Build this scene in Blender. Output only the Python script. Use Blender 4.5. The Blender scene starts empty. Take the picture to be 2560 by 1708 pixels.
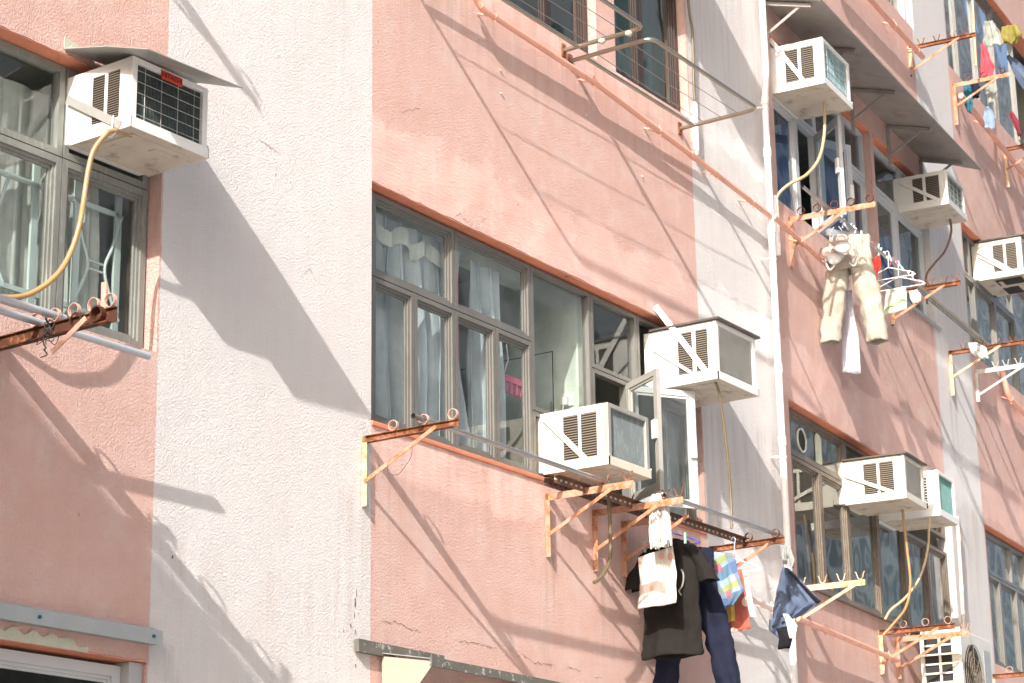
import bpy, bmesh, math, random
from math import sin, cos, pi, radians as rad
from mathutils import Vector, Matrix
random.seed(7)
SC = bpy.context.scene
COL = SC.collection

# ------------------------------------------------------------------ camera
ZG = 5.97                       # height of the bay datum (head of the middle window) above the street
YAW = 0.585941
TILT, ROLL = 0.290543, -0.015569
cam = bpy.data.cameras.new('camera'); cam_o = bpy.data.objects.new('camera', cam); COL.objects.link(cam_o)
fw = Vector((cos(YAW), sin(YAW), 0)); rt = Vector((sin(YAW), -cos(YAW), 0)); up = Vector((0, 0, 1))
F = fw * cos(TILT) + up * sin(TILT); U = up * cos(TILT) - fw * sin(TILT)
R2 = rt * cos(ROLL) + U * sin(ROLL); U2 = U * cos(ROLL) - rt * sin(ROLL)
cam_o.matrix_world = Matrix(((R2.x, U2.x, -F.x, -9.1864), (R2.y, U2.y, -F.y, -7.0143), (R2.z, U2.z, -F.z, ZG - 4.3652), (0, 0, 0, 1)))
cam.sensor_width = 36; cam.lens = 5540.5 / 2560 * 36
cam.clip_start = .1; cam.clip_end = 2000
cam.dof.use_dof = True; cam.dof.focus_distance = 12.3; cam.dof.aperture_fstop = 8
SC.camera = cam_o

# ------------------------------------------------------------------ sky, sun, exposure
SUN = Vector((-3.3, -1.0, 2.28)).normalized()
EL = math.asin(SUN.z); AZ = math.atan2(SUN.x, SUN.y)
w = bpy.data.worlds.new('World'); SC.world = w; w.use_nodes = True
nt = w.node_tree; bg = nt.nodes['Background']
sky = nt.nodes.new('ShaderNodeTexSky'); sky.sky_type = 'NISHITA'; sky.sun_disc = False
sky.sun_elevation = EL; sky.sun_rotation = AZ; sky.dust_density = 3.0; sky.air_density = .9; sky.ozone_density = .9
nt.links.new(sky.outputs[0], bg.inputs[0]); bg.inputs[1].default_value = .15
sl = bpy.data.lights.new('sun', 'SUN'); sl.energy = 2.6; sl.angle = rad(.53); sl.color = (1, .965, .91)
so = bpy.data.objects.new('sun', sl); COL.objects.link(so); so.rotation_euler = SUN.to_track_quat('Z', 'Y').to_euler(); so.location = (-30, -20, 40)
SC.view_settings.view_transform = 'Standard'; SC.view_settings.look = 'None'
SC.view_settings.exposure = 1.44; SC.view_settings.gamma = 1

# ------------------------------------------------------------------ facade bays: u along the wall, w out of the wall, z up
class Bay:
    def __init__(s, o, ang):
        s.o = Vector(o); s.a = ang; s.d = Vector((cos(ang), sin(ang), 0)); s.n = Vector((sin(ang), -cos(ang), 0))
    def P(s, u, w_, z): return s.o + s.d * u + s.n * w_ + Vector((0, 0, z))
B_C = Bay((0, 0, ZG), 0)
B_L = Bay((0, 0, ZG), -0.032188)
U2C = 4.9107
B_R = Bay((U2C, 0, ZG), 0.09805)

# ------------------------------------------------------------------ materials
def new_mat(name):
    m = bpy.data.materials.new(name); m.use_nodes = True
    return m, m.node_tree, m.node_tree.nodes, m.node_tree.links, m.node_tree.nodes['Principled BSDF']
def nd(N, t, **kw):
    n = N.new(t)
    for k, v in kw.items():
        if k in ('loc',): continue
        if isinstance(k, str) and k.startswith('i_'): n.inputs[k[2:].replace('_', ' ')].default_value = v
        else: setattr(n, k, v)
    return n
def mathn(N, L, op, a, b=None, c=None, clamp=False):
    n = N.new('ShaderNodeMath'); n.operation = op; n.use_clamp = clamp
    for i, v in enumerate((a, b, c)):
        if v is None: continue
        if isinstance(v, (int, float)): n.inputs[i].default_value = v
        else: L.new(v, n.inputs[i])
    return n.outputs[0]
def mixc(N, L, fac, a, b, typ='MIX'):
    n = N.new('ShaderNodeMix'); n.data_type = 'RGBA'; n.blend_type = typ
    for i, v in ((0, fac), (6, a), (7, b)):
        if isinstance(v, (int, float)): n.inputs[i].default_value = v
        elif isinstance(v, tuple): n.inputs[i].default_value = v if len(v) == 4 else (*v, 1)
        else: L.new(v, n.inputs[i])
    return n.outputs[2]
def noise(N, L, vec, scale, detail=4, rough=.55, dist=0):
    n = N.new('ShaderNodeTexNoise'); n.inputs['Scale'].default_value = scale; n.inputs['Detail'].default_value = detail
    n.inputs['Roughness'].default_value = rough; n.inputs['Distortion'].default_value = dist
    if vec is not None: L.new(vec, n.inputs['Vector'])
    return n.outputs[0]
def ramp(N, L, v, a, b, lo=0., hi=1.):
    n = N.new('ShaderNodeMapRange'); n.inputs[1].default_value = a; n.inputs[2].default_value = b
    n.inputs[3].default_value = lo; n.inputs[4].default_value = hi; L.new(v, n.inputs[0]); return n.outputs[0]
def scaled(N, L, vec, s):
    n = N.new('ShaderNodeMapping'); n.inputs['Scale'].default_value = s; L.new(vec, n.inputs[0]); return n.outputs[0]

PINK = (.80, .425, .335); WHITE = (.80, .755, .73)
def stucco(name, white_bands, smooth=(), stains=()):
    """pink render with white painted piers; white_bands in metres along the bay"""
    m, T, N, L, P = new_mat(name)
    tc = N.new('ShaderNodeTexCoord').outputs['Object']
    sep = N.new('ShaderNodeSeparateXYZ'); L.new(tc, sep.inputs[0])
    wob = mathn(N, L, 'MULTIPLY', mathn(N, L, 'SUBTRACT', noise(N, L, tc, 14, 4), .5), .022)
    x = mathn(N, L, 'ADD', sep.outputs[0], wob)
    msk = None
    for a, b in white_bands:
        g = mathn(N, L, 'MULTIPLY', mathn(N, L, 'GREATER_THAN', x, a), mathn(N, L, 'LESS_THAN', x, b))
        msk = g if msk is None else mathn(N, L, 'MAXIMUM', msk, g)
    big = noise(N, L, tc, 1.3, 4, .6)
    st = noise(N, L, scaled(N, L, tc, (9, 9, .7)), 1.6, 5, .65)
    pk = mixc(N, L, ramp(N, L, big, .3, .7), (.765, .522, .462), (.73, .462, .398))
    pk = mixc(N, L, ramp(N, L, st, .52, .78, 0, .4), pk, (.77, .58, .515))
    mid = noise(N, L, tc, 4.5, 5, .65); pk = mixc(N, L, ramp(N, L, mid, .50, .68, 0, .55), pk, (.70, .43, .35)); pk = mixc(N, L, ramp(N, L, mid, .48, .36, 0, .6), pk, (.77, .58, .52))
    wh = mixc(N, L, ramp(N, L, st, .45, .8, 0, .6), (.785, .755, .74), (.745, .69, .67))
    wh = mixc(N, L, ramp(N, L, noise(N, L, tc, 2.1, 5, .6), .52, .72, 0, .6), wh, (.79, .70, .67))
    col = mixc(N, L, msk, pk, wh)
    # weathering: sparse grey-brown specks and run marks
    sp = noise(N, L, scaled(N, L, tc, (1, 1, .55)), 26, 2, .5)
    col = mixc(N, L, ramp(N, L, sp, .73, .80, 0, .6), col, (.30, .20, .15))
    run = noise(N, L, scaled(N, L, tc, (14, 14, .35)), 1.5, 6, .7)
    col = mixc(N, L, ramp(N, L, run, .62, .85, 0, .22), col, (.42, .33, .28))
    sn = noise(N, L, scaled(N, L, tc, (1, 1, .07)), 11, 4, .7)
    for a, b, zt_, ln, am in stains:
        g = mathn(N, L, 'MULTIPLY', mathn(N, L, 'MULTIPLY', ramp(N, L, x, a, a + .06), ramp(N, L, x, b - .06, b, 1, 0)), mathn(N, L, 'MULTIPLY', ramp(N, L, sep.outputs[2], zt_ - ln, zt_), ramp(N, L, sep.outputs[2], zt_ + .01, (zt_ - .12) if ln > 1.01 else zt_)))
        g = mathn(N, L, 'MULTIPLY', mathn(N, L, 'MULTIPLY', g, ramp(N, L, sn, .46, .68)), am)
        col = mixc(N, L, g, col, (.40, .265, .20))
    L.new(col, P.inputs['Base Color']); P.inputs['Roughness'].default_value = .92
    P.inputs['Specular IOR Level'].default_value = .15
    # relief: roughcast grain dragged vertically, trowelled repair strips, slow undulation
    g1 = noise(N, L, scaled(N, L, tc, (1, 1, .58)), 128, 2, .75)
    g2 = noise(N, L, scaled(N, L, tc, (1, 1, .09)), 75, 3, .6)
    g3 = noise(N, L, tc, 7, 3, .5)
    g4 = noise(N, L, tc, 1.7, 2, .5)
    br = noise(N, L, scaled(N, L, tc, (.5, 1, 3.2)), 22, 3, .6, .8)
    h = mathn(N, L, 'ADD', mathn(N, L, 'MULTIPLY', mathn(N, L, 'SUBTRACT', g1, .5), .0215), mathn(N, L, 'MULTIPLY', mathn(N, L, 'SUBTRACT', g2, .5), .0050))
    hb = mathn(N, L, 'ADD', mathn(N, L, 'MULTIPLY', mathn(N, L, 'SUBTRACT', br, .5), .0042), mathn(N, L, 'MULTIPLY', mathn(N, L, 'SUBTRACT', g1, .5), .004))
    sm = None
    zz = mathn(N, L, 'ADD', sep.outputs[2], mathn(N, L, 'MULTIPLY', mathn(N, L, 'SUBTRACT', noise(N, L, tc, 2.3, 4), .5), .55))
    for a, b in smooth:
        g = mathn(N, L, 'MULTIPLY', ramp(N, L, zz, a - .03, a + .03), ramp(N, L, zz, b - .03, b + .03, 1, 0))
        sm = g if sm is None else mathn(N, L, 'MAXIMUM', sm, g)
    if sm is not None:
        mx = N.new('ShaderNodeMix'); L.new(sm, mx.inputs[0]); L.new(h, mx.inputs[2]); L.new(hb, mx.inputs[3]); h = mx.outputs[0]
    h = mathn(N, L, 'ADD', h, mathn(N, L, 'MULTIPLY', g3, .004))
    h = mathn(N, L, 'ADD', h, mathn(N, L, 'MULTIPLY', g4, .03))
    pit = ramp(N, L, sp, .72, .80, 0, -.004)
    h = mathn(N, L, 'ADD', h, pit)
    bp = N.new('ShaderNodeBump'); bp.inputs['Strength'].default_value = 1; bp.inputs['Distance'].default_value = 1
    L.new(h, bp.inputs['Height']); L.new(bp.outputs[0], P.inputs['Normal'])
    return m

def paint(name, c, rough=.5, metal=0, var=.12, dirt=None, dscale=6, damt=.5, bump=0., bscale=60, spec=.5, dstretch=(1, 1, 1), lo=.52, hi=.75):
    m, T, N, L, P = new_mat(name)
    tc = N.new('ShaderNodeTexCoord').outputs['Object']
    n1 = noise(N, L, tc, 5, 4)
    a = tuple(max(0, v * (1 - var)) for v in c); b = tuple(min(1, v * (1 + var)) for v in c)
    col = mixc(N, L, ramp(N, L, n1, .3, .7), a, b)
    if dirt:
        d = noise(N, L, scaled(N, L, tc, dstretch), dscale, 6, .65)
        col = mixc(N, L, ramp(N, L, d, lo, hi, 0, damt), col, dirt)
    L.new(col, P.inputs['Base Color'])
    P.inputs['Roughness'].default_value = rough; P.inputs['Metallic'].default_value = metal
    P.inputs['Specular IOR Level'].default_value = spec
    if bump:
        bp = N.new('ShaderNodeBump'); bp.inputs['Distance'].default_value = bump; bp.inputs['Strength'].default_value = 1
        L.new(noise(N, L, tc, bscale, 4), bp.inputs['Height']); L.new(bp.outputs[0], P.inputs['Normal'])
    return m

def glass(name, tint=(.80, .88, .86), refl=2.0, dust=.06, dustc=(.6, .66, .62)):
    m, T, N, L, P = new_mat(name); N.remove(P)
    out = N['Material Output']
    tc = N.new('ShaderNodeTexCoord').outputs['Object']
    tr = nd(N, 'ShaderNodeBsdfTransparent'); tr.inputs[0].default_value = (*tint, 1)
    gl = nd(N, 'ShaderNodeBsdfGlossy'); gl.inputs['Roughness'].default_value = .015; gl.inputs[0].default_value = (.95, .97, .97, 1)
    bp = N.new('ShaderNodeBump'); bp.inputs['Distance'].default_value = .004; bp.inputs['Strength'].default_value = 1
    L.new(noise(N, L, tc, 1.6, 1), bp.inputs['Height']); L.new(bp.outputs[0], gl.inputs['Normal'])
    df = nd(N, 'ShaderNodeBsdfDiffuse'); df.inputs[0].default_value = (*dustc, 1)
    ge = N.new('ShaderNodeNewGeometry'); dt = N.new('ShaderNodeVectorMath'); dt.operation = 'DOT_PRODUCT'; L.new(ge.outputs['Normal'], dt.inputs[0]); L.new(ge.outputs['Incoming'], dt.inputs[1])
    sc = mathn(N, L, 'POWER', mathn(N, L, 'SUBTRACT', 1, mathn(N, L, 'ABSOLUTE', dt.outputs['Value'])), 5)
    fac = mathn(N, L, 'MULTIPLY', mathn(N, L, 'ADD', mathn(N, L, 'MULTIPLY', sc, .95), .045), refl, clamp=True)
    m1 = N.new('ShaderNodeMixShader'); L.new(fac, m1.inputs[0]); L.new(tr.outputs[0], m1.inputs[1]); L.new(gl.outputs[0], m1.inputs[2])
    d = noise(N, L, scaled(N, L, tc, (6, 6, 1.2)), 2.5, 5, .6)
    m2 = N.new('ShaderNodeMixShader'); L.new(ramp(N, L, d, .3, .8, dust * .3, dust * 2), m2.inputs[0]); L.new(m1.outputs[0], m2.inputs[1]); L.new(df.outputs[0], m2.inputs[2])
    L.new(m2.outputs[0], out.inputs[0])
    return m

def fabric(name, c, c2=None, pat=None, rough=.9, trans=.25):
    m, T, N, L, P = new_mat(name); out = N['Material Output']
    tc = N.new('ShaderNodeTexCoord').outputs['Object']
    col = mixc(N, L, ramp(N, L, noise(N, L, tc, 9, 4), .3, .7), tuple(v * .9 for v in c), tuple(min(1, v * 1.08) for v in c))
    if pat == 'blots' or pat == 'flowers':
        v = N.new('ShaderNodeTexVoronoi'); v.inputs['Scale'].default_value = 9 if pat == 'flowers' else 11; L.new(tc, v.inputs['Vector'])
        r = mathn(N, L, 'LESS_THAN', v.outputs[0], .30 if pat == 'flowers' else .26)
        col = mixc(N, L, mathn(N, L, 'MULTIPLY', r, .75), col, c2)
    if pat == 'check':
        s = N.new('ShaderNodeSeparateXYZ'); L.new(tc, s.inputs[0])
        def band(v, k, off, wd):
            f = mathn(N, L, 'FRACT', mathn(N, L, 'ADD', mathn(N, L, 'MULTIPLY', v, k), off)); return mathn(N, L, 'LESS_THAN', f, wd)
        dg = mathn(N, L, 'ADD', s.outputs[2], mathn(N, L, 'MULTIPLY', s.outputs[1], .4)); dh = mathn(N, L, 'SUBTRACT', s.outputs[1], mathn(N, L, 'MULTIPLY', s.outputs[2], .4))
        col = mixc(N, L, mathn(N, L, 'MULTIPLY', band(dg, 5, .1, .4), .8), col, (.09, .20, .33))
        col = mixc(N, L, mathn(N, L, 'MULTIPLY', band(dg, 5, .55, .22), .9), col, (.36, .43, .15))
        col = mixc(N, L, mathn(N, L, 'MULTIPLY', band(dh, 6, .3, .3), .55), col, (.10, .14, .35))
        col = mixc(N, L, mathn(N, L, 'MULTIPLY', mathn(N, L, 'MULTIPLY', band(dh, 6, .62, .3), band(dg, 5, .8, .3)), .9), col, (.48, .16, .22))
    L.new(col, P.inputs['Base Color']); P.inputs['Roughness'].default_value = rough; P.inputs['Specular IOR Level'].default_value = .2
    bp = N.new('ShaderNodeBump'); bp.inputs['Distance'].default_value = .014; L.new(noise(N, L, scaled(N, L, tc, (1, 1, .4)), 16, 4, .6), bp.inputs['Height']); L.new(bp.outputs[0], P.inputs['Normal'])
    if trans:
        t = N.new('ShaderNodeBsdfTranslucent'); L.new(col, t.inputs[0]); mx = N.new('ShaderNodeMixShader'); mx.inputs[0].default_value = trans
        L.new(P.outputs[0], mx.inputs[1]); L.new(t.outputs[0], mx.inputs[2]); L.new(mx.outputs[0], out.inputs[0])
    return m

def rusty(name, amt=.5, base=(.56, .30, .21), rust=(.34, .105, .03), rust2=(.62, .26, .08)):
    m, T, N, L, P = new_mat(name)
    tc = N.new('ShaderNodeTexCoord').outputs['Object']
    n1 = noise(N, L, tc, 13, 6, .7); n2 = noise(N, L, tc, 40, 5, .65)
    lo = .74 - amt * .5
    c = mixc(N, L, ramp(N, L, n1, lo - .06, lo + .10), base, rust2)
    c = mixc(N, L, ramp(N, L, mathn(N, L, 'ADD', mathn(N, L, 'MULTIPLY', n1, .6), mathn(N, L, 'MULTIPLY', n2, .4)), lo, lo + .12, 0, .9), c, rust)
    L.new(c, P.inputs['Base Color']); P.inputs['Roughness'].default_value = .8; P.inputs['Specular IOR Level'].default_value = .3
    bp = N.new('ShaderNodeBump'); bp.inputs['Distance'].default_value = .003; L.new(n2, bp.inputs['Height']); L.new(bp.outputs[0], P.inputs['Normal'])
    return m

G = {}
G['wallL'] = stucco('stucco_left', [(-1.618, .3)], [], [(-5, -1.63, -1.34, .8, .35), (-.36, .05, -1.7, 1.3, .3), (-1.62, -.1, -2.2, 1.2, .2), (-1.65, -1.4, -2.74, .6, .5), (-.7, -.2, 1.5, 1.6, .2)])
G['wallC'] = stucco('stucco_middle', [(3.715, 9), (-1, -.001)], [(.03, .42), (-1.6, -1.36), (1.48, 1.7)], [(0, 3.7, -1.35, .7, .4), (.1, 3.7, 1.64, .8, .45), (-.1, .3, -1.5, 1.1, .4), (1.6, 1.9, -1.8, .8, .6), (3.5, 4.9, 3.0, 3.0, .25), (3.68, 4.9, -.4, 1.8, .3), (2.15, 2.5, -1.8, .8, .5)])
G['wallR'] = stucco('stucco_right', [(3.95, 5.06), (9.0, 10.1)], [(-.1, .35), (1.1, 1.36)], [(.2, 4.1, 1.43, 1.0, .45), (.2, 4.1, -1.48, .8, .4), (3.95, 5.06, 2.8, 2.0, .3), (3.95, 5.06, 0, 1.5, .35), (4.2, 4.5, .9, .8, .6), (5, 9, 1.47, .9, .4)])
G['soffit'] = paint('lintel_bounce_orange', (.62, .225, .13), .85, var=.1, dirt=(.22, .08, .05), dscale=9, damt=.7, bump=.004, bscale=35, lo=.60, hi=.72)  # deep orange holds the light bounced between the pink surfaces
G['partition'] = paint('pale_green_plaster', (.62, .66, .58), .8, dirt=(.40, .42, .36), dscale=4, damt=.5)
G['room'] = paint('interior_plaster', (.36, .355, .31), .9)
G['alu'] = paint('aluminium_frame', (.195, .187, .17), .42, .3, .08, (.34, .32, .28), 18, .35, dstretch=(4, 4, .6))
G['alugreen'] = paint('weathered_aluminium', (.24, .245, .22), .5, .25, .1, (.46, .48, .45), 16, .6, dstretch=(4, 4, .6))
G['alupale'] = paint('pale_aluminium', (.40, .385, .35), .42, .25, .08, (.25, .23, .2), 12, .4)
G['bronze'] = paint('bronze_frame', (.17, .135, .105), .42, .3, .1, (.5, .43, .36), 14, .3)
G['brown'] = paint('brown_frame', (.045, .028, .024), .35, .1, .1)
G['whitef'] = paint('white_frame', (.52, .53, .53), .4, 0, .05, (.38, .45, .43), 10, .3)
G['glass'] = glass('window_glass', (.89, .94, .93), 1.5, .012)
G['glasscase'] = glass('casement_glass', (.80, .86, .84), 3.2, .03)
G['glassdark'] = glass('dark_glass', (.55, .56, .54), .6, .006)
G['glassg'] = glass('green_glass', (.34, .56, .50), 1.9, .01)
G['glassb'] = glass('blue_glass', (.62, .72, .82), 1.1, .006)
G['acwhite'] = paint('ac_enamel', (.80, .79, .75), .42, 0, .04, (.55, .49, .40), 5, .35)
G['accream'] = paint('yellowed_enamel', (.70, .655, .55), .42, 0, .06, (.42, .34, .24), 5, .5)
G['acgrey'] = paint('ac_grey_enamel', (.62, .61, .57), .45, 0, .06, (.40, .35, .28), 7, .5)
G['acpan'] = paint('ac_base', (.58, .52, .43), .55, .1, .1, (.22, .15, .10), 7, .75, bump=.002, bscale=20, lo=.55, hi=.7)
G['slat'] = paint('louvre_slat', (.22, .18, .135), .6, 0, .1)
G['dark'] = paint('dark_void', (.022, .02, .018), .8, 0, .1)
G['fin'] = paint('coil_fins', (.10, .125, .12), .55, .4, .15, (.22, .26, .25), 30, .6)
G['finpale'] = paint('grey_fins', (.23, .265, .27), .55, .3, .12, (.50, .55, .55), 22, .7, dstretch=(3, 3, .7))
G['finblue'] = paint('blue_fins', (.24, .37, .40), .5, .3, .15, (.62, .72, .74), 18, .8)
G['finteal'] = paint('teal_fins', (.14, .30, .275), .5, .2, .12, (.34, .50, .46), 22, .6)
G['wire'] = paint('wire_guard', (.50, .50, .46), .4, .3, .1)
G['badge'] = paint('red_badge', (.62, .055, .025), .4, 0, .05)
G['ink'] = paint('dark_lettering', (.03, .015, .012), .6)
G['metalgrey'] = paint('galvanised_sheet', (.42, .415, .39), .5, .35, .1, (.24, .20, .16), 6, .5)
G['canopygrey'] = paint('stained_canopy', (.31, .28, .255), .7, .05, .1, (.14, .11, .09), 4, .6)
G['metaldark'] = paint('dark_sheet', (.15, .14, .12), .6, .15, .2, (.50, .50, .46), 22, .9, lo=.56, hi=.63)
G['hood'] = paint('dark_hood', (.085, .07, .06), .55, .1, .2, (.25, .17, .11), 8, .7)
G['slategrey'] = paint('grey_flashing', (.36, .385, .39), .6, .1, .08, (.62, .63, .60), 20, .5, lo=.64, hi=.7)
G['beige'] = paint('beige_plate', (.42, .35, .27), .6, 0, .06, (.35, .26, .18), 9, .4)
G['steel'] = paint('stainless_tube', (.36, .315, .25), .32, .8, .08)
G['steelpole'] = paint('pole_steel', (.42, .40, .38), .3, .8, .15, (.25, .14, .08), 15, .5)
G['polegrey'] = paint('grey_pole', (.45, .47, .50), .45, .2, .06)
G['wirethin'] = paint('steel_wire', (.30, .25, .21), .4, .6, .1)
G['hosey'] = paint('amber_hose', (.40, .25, .105), .35, 0, .1)
G['hosep'] = paint('pale_hose', (.46, .36, .21), .4, 0, .08)
G['hoseb'] = paint('brown_hose', (.15, .11, .06), .4, 0, .15)
G['hosed'] = paint('dark_hose', (.16, .08, .055), .5, 0, .15)
G['pinkpipe'] = paint('pink_pipe', (.78, .40, .29), .45, 0, .06, (.42, .17, .10), 8, .45)
G['whitepipe'] = paint('white_pipe', (.84, .79, .755), .4, 0, .04, (.62, .48, .40), 5, .35)
G['palepink'] = paint('pale_pink_pipe', (.80, .62, .54), .45, 0, .05, (.60, .40, .32), 6, .4)
G['rust'] = rusty('rusted_paint_shaded', .62, (.36, .16, .10), (.13, .042, .017), (.24, .085, .03))  # real rust, darkened further for the shade inside the channel bars
G['rustheavy'] = rusty('heavy_rust', .72, (.40, .16, .08), (.06, .022, .013), (.20, .065, .025))
G['rustlight'] = rusty('pale_rusted_paint', .50, (.50, .275, .20), (.27, .10, .045), (.47, .22, .10))
G['rustpale'] = rusty('cream_rusted_paint', .42, (.60, .46, .32), (.32, .15, .06), (.54, .32, .13))
G['ring'] = rusty('pink_ring_paint', .30, (.60, .37, .30), (.30, .12, .06), (.48, .24, .13))
G['slotrust'] = rusty('slotted_rail_rust', .8, (.38, .24, .18), (.11, .05, .03), (.22, .10, .06))
G['galv'] = paint('galvanised_bar', (.50, .48, .43), .5, .4, .1, (.33, .26, .18), 9, .5)
G['curtain'] = fabric('satin_curtain', (.70, .755, .79), rough=.34, trans=.3)
G['lace'] = fabric('lace_curtain', (.74, .76, .70), rough=.9, trans=.35)
G['skyblue'] = fabric('sky_reflection_blue', (.07, .14, .34), rough=.8, trans=.3)  # folded sheets in this blue stand in for the sky's reflection
G['tealcurtain'] = fabric('teal_curtain', (.23, .29, .26), rough=.8, trans=.3)
G['white'] = fabric('white_cloth', (.82, .82, .80))
G['pale'] = fabric('pale_grey_cloth', (.40, .41, .37))
G['lav'] = fabric('thin_white_cloth', (.78, .77, .83), trans=.45)
G['black'] = fabric('black_cotton', (.016, .0135, .012), trans=.01)
G['navy'] = fabric('navy_cotton', (.013, .015, .033), trans=.01)
G['denim'] = fabric('denim', (.10, .13, .20), trans=.05)
G['khaki'] = fabric('khaki_cotton', (.47, .43, .355), trans=.15)
G['beigec'] = fabric('beige_cup', (.52, .42, .37), rough=.6, trans=.1)
G['towelp'] = fabric('patterned_towel', (.80, .74, .66), (.80, .42, .30), 'blots', trans=.2)
G['towelr'] = fabric('flowered_towel', (.50, .14, .10), (.86, .74, .62), 'flowers', trans=.2)
G['yellowp'] = fabric('yellow_print', (.80, .55, .14), trans=.2)
G['check'] = fabric('checked_cloth', (.36, .46, .50), None, 'check', trans=.25)
G['redc'] = fabric('red_cloth', (.72, .05, .035))
G['pinkc'] = fabric('pink_red_cloth', (.55, .10, .13))
G['lime'] = fabric('white_towel', (.80, .84, .74), trans=.3)
G['limeb'] = fabric('lime_band', (.50, .78, .12))
G['greyc'] = fabric('grey_rag', (.34, .34, .33), trans=.1)
G['blackc'] = fabric('black_sock', (.012, .012, .016), trans=0)
G['maroon'] = fabric('maroon_cloth', (.22, .04, .06), trans=.1)
G['yellowc'] = fabric('yellow_cloth', (.30, .25, .07))
G['bluec'] = fabric('light_blue_cloth', (.30, .40, .54), trans=.3)
G['tealc'] = fabric('teal_cloth', (.03, .14, .19), trans=.05)
G['mop'] = fabric('mop_yarn', (.80, .78, .71), trans=.1)
G['plasticp'] = paint('pink_plastic', (.78, .13, .24), .4, 0, .05)
G['plasticw'] = paint('white_plastic', (.82, .80, .78), .35, 0, .04)
G['plasticb'] = paint('blue_plastic', (.06, .08, .45), .35, 0, .05)
G['plasticg'] = paint('green_plastic', (.35, .72, .50), .4, 0, .05)
G['plasticbl'] = paint('pale_blue_plastic', (.45, .60, .85), .35, 0, .05)
G['grille'] = paint('grille_paint', (.60, .68, .65), .5, 0, .05)
G['crack'] = paint('crack_brown', (.16, .085, .055), .9, var=.3)  # brown of the cracks and the rust-stained holes
G['grey'] = paint('cement_patch', (.38, .38, .38), .9, 0, .1, bump=.004, bscale=40)
G['lichen'] = paint('bare_render', (.55, .55, .44), .95, 0, .12, (.15, .12, .09), 22, .8, bump=.008, bscale=70, lo=.6, hi=.7)
G['paper'] = paint('taped_paper', (.62, .62, .46), .8, 0, .1, (.20, .40, .42), 9, .8)

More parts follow.
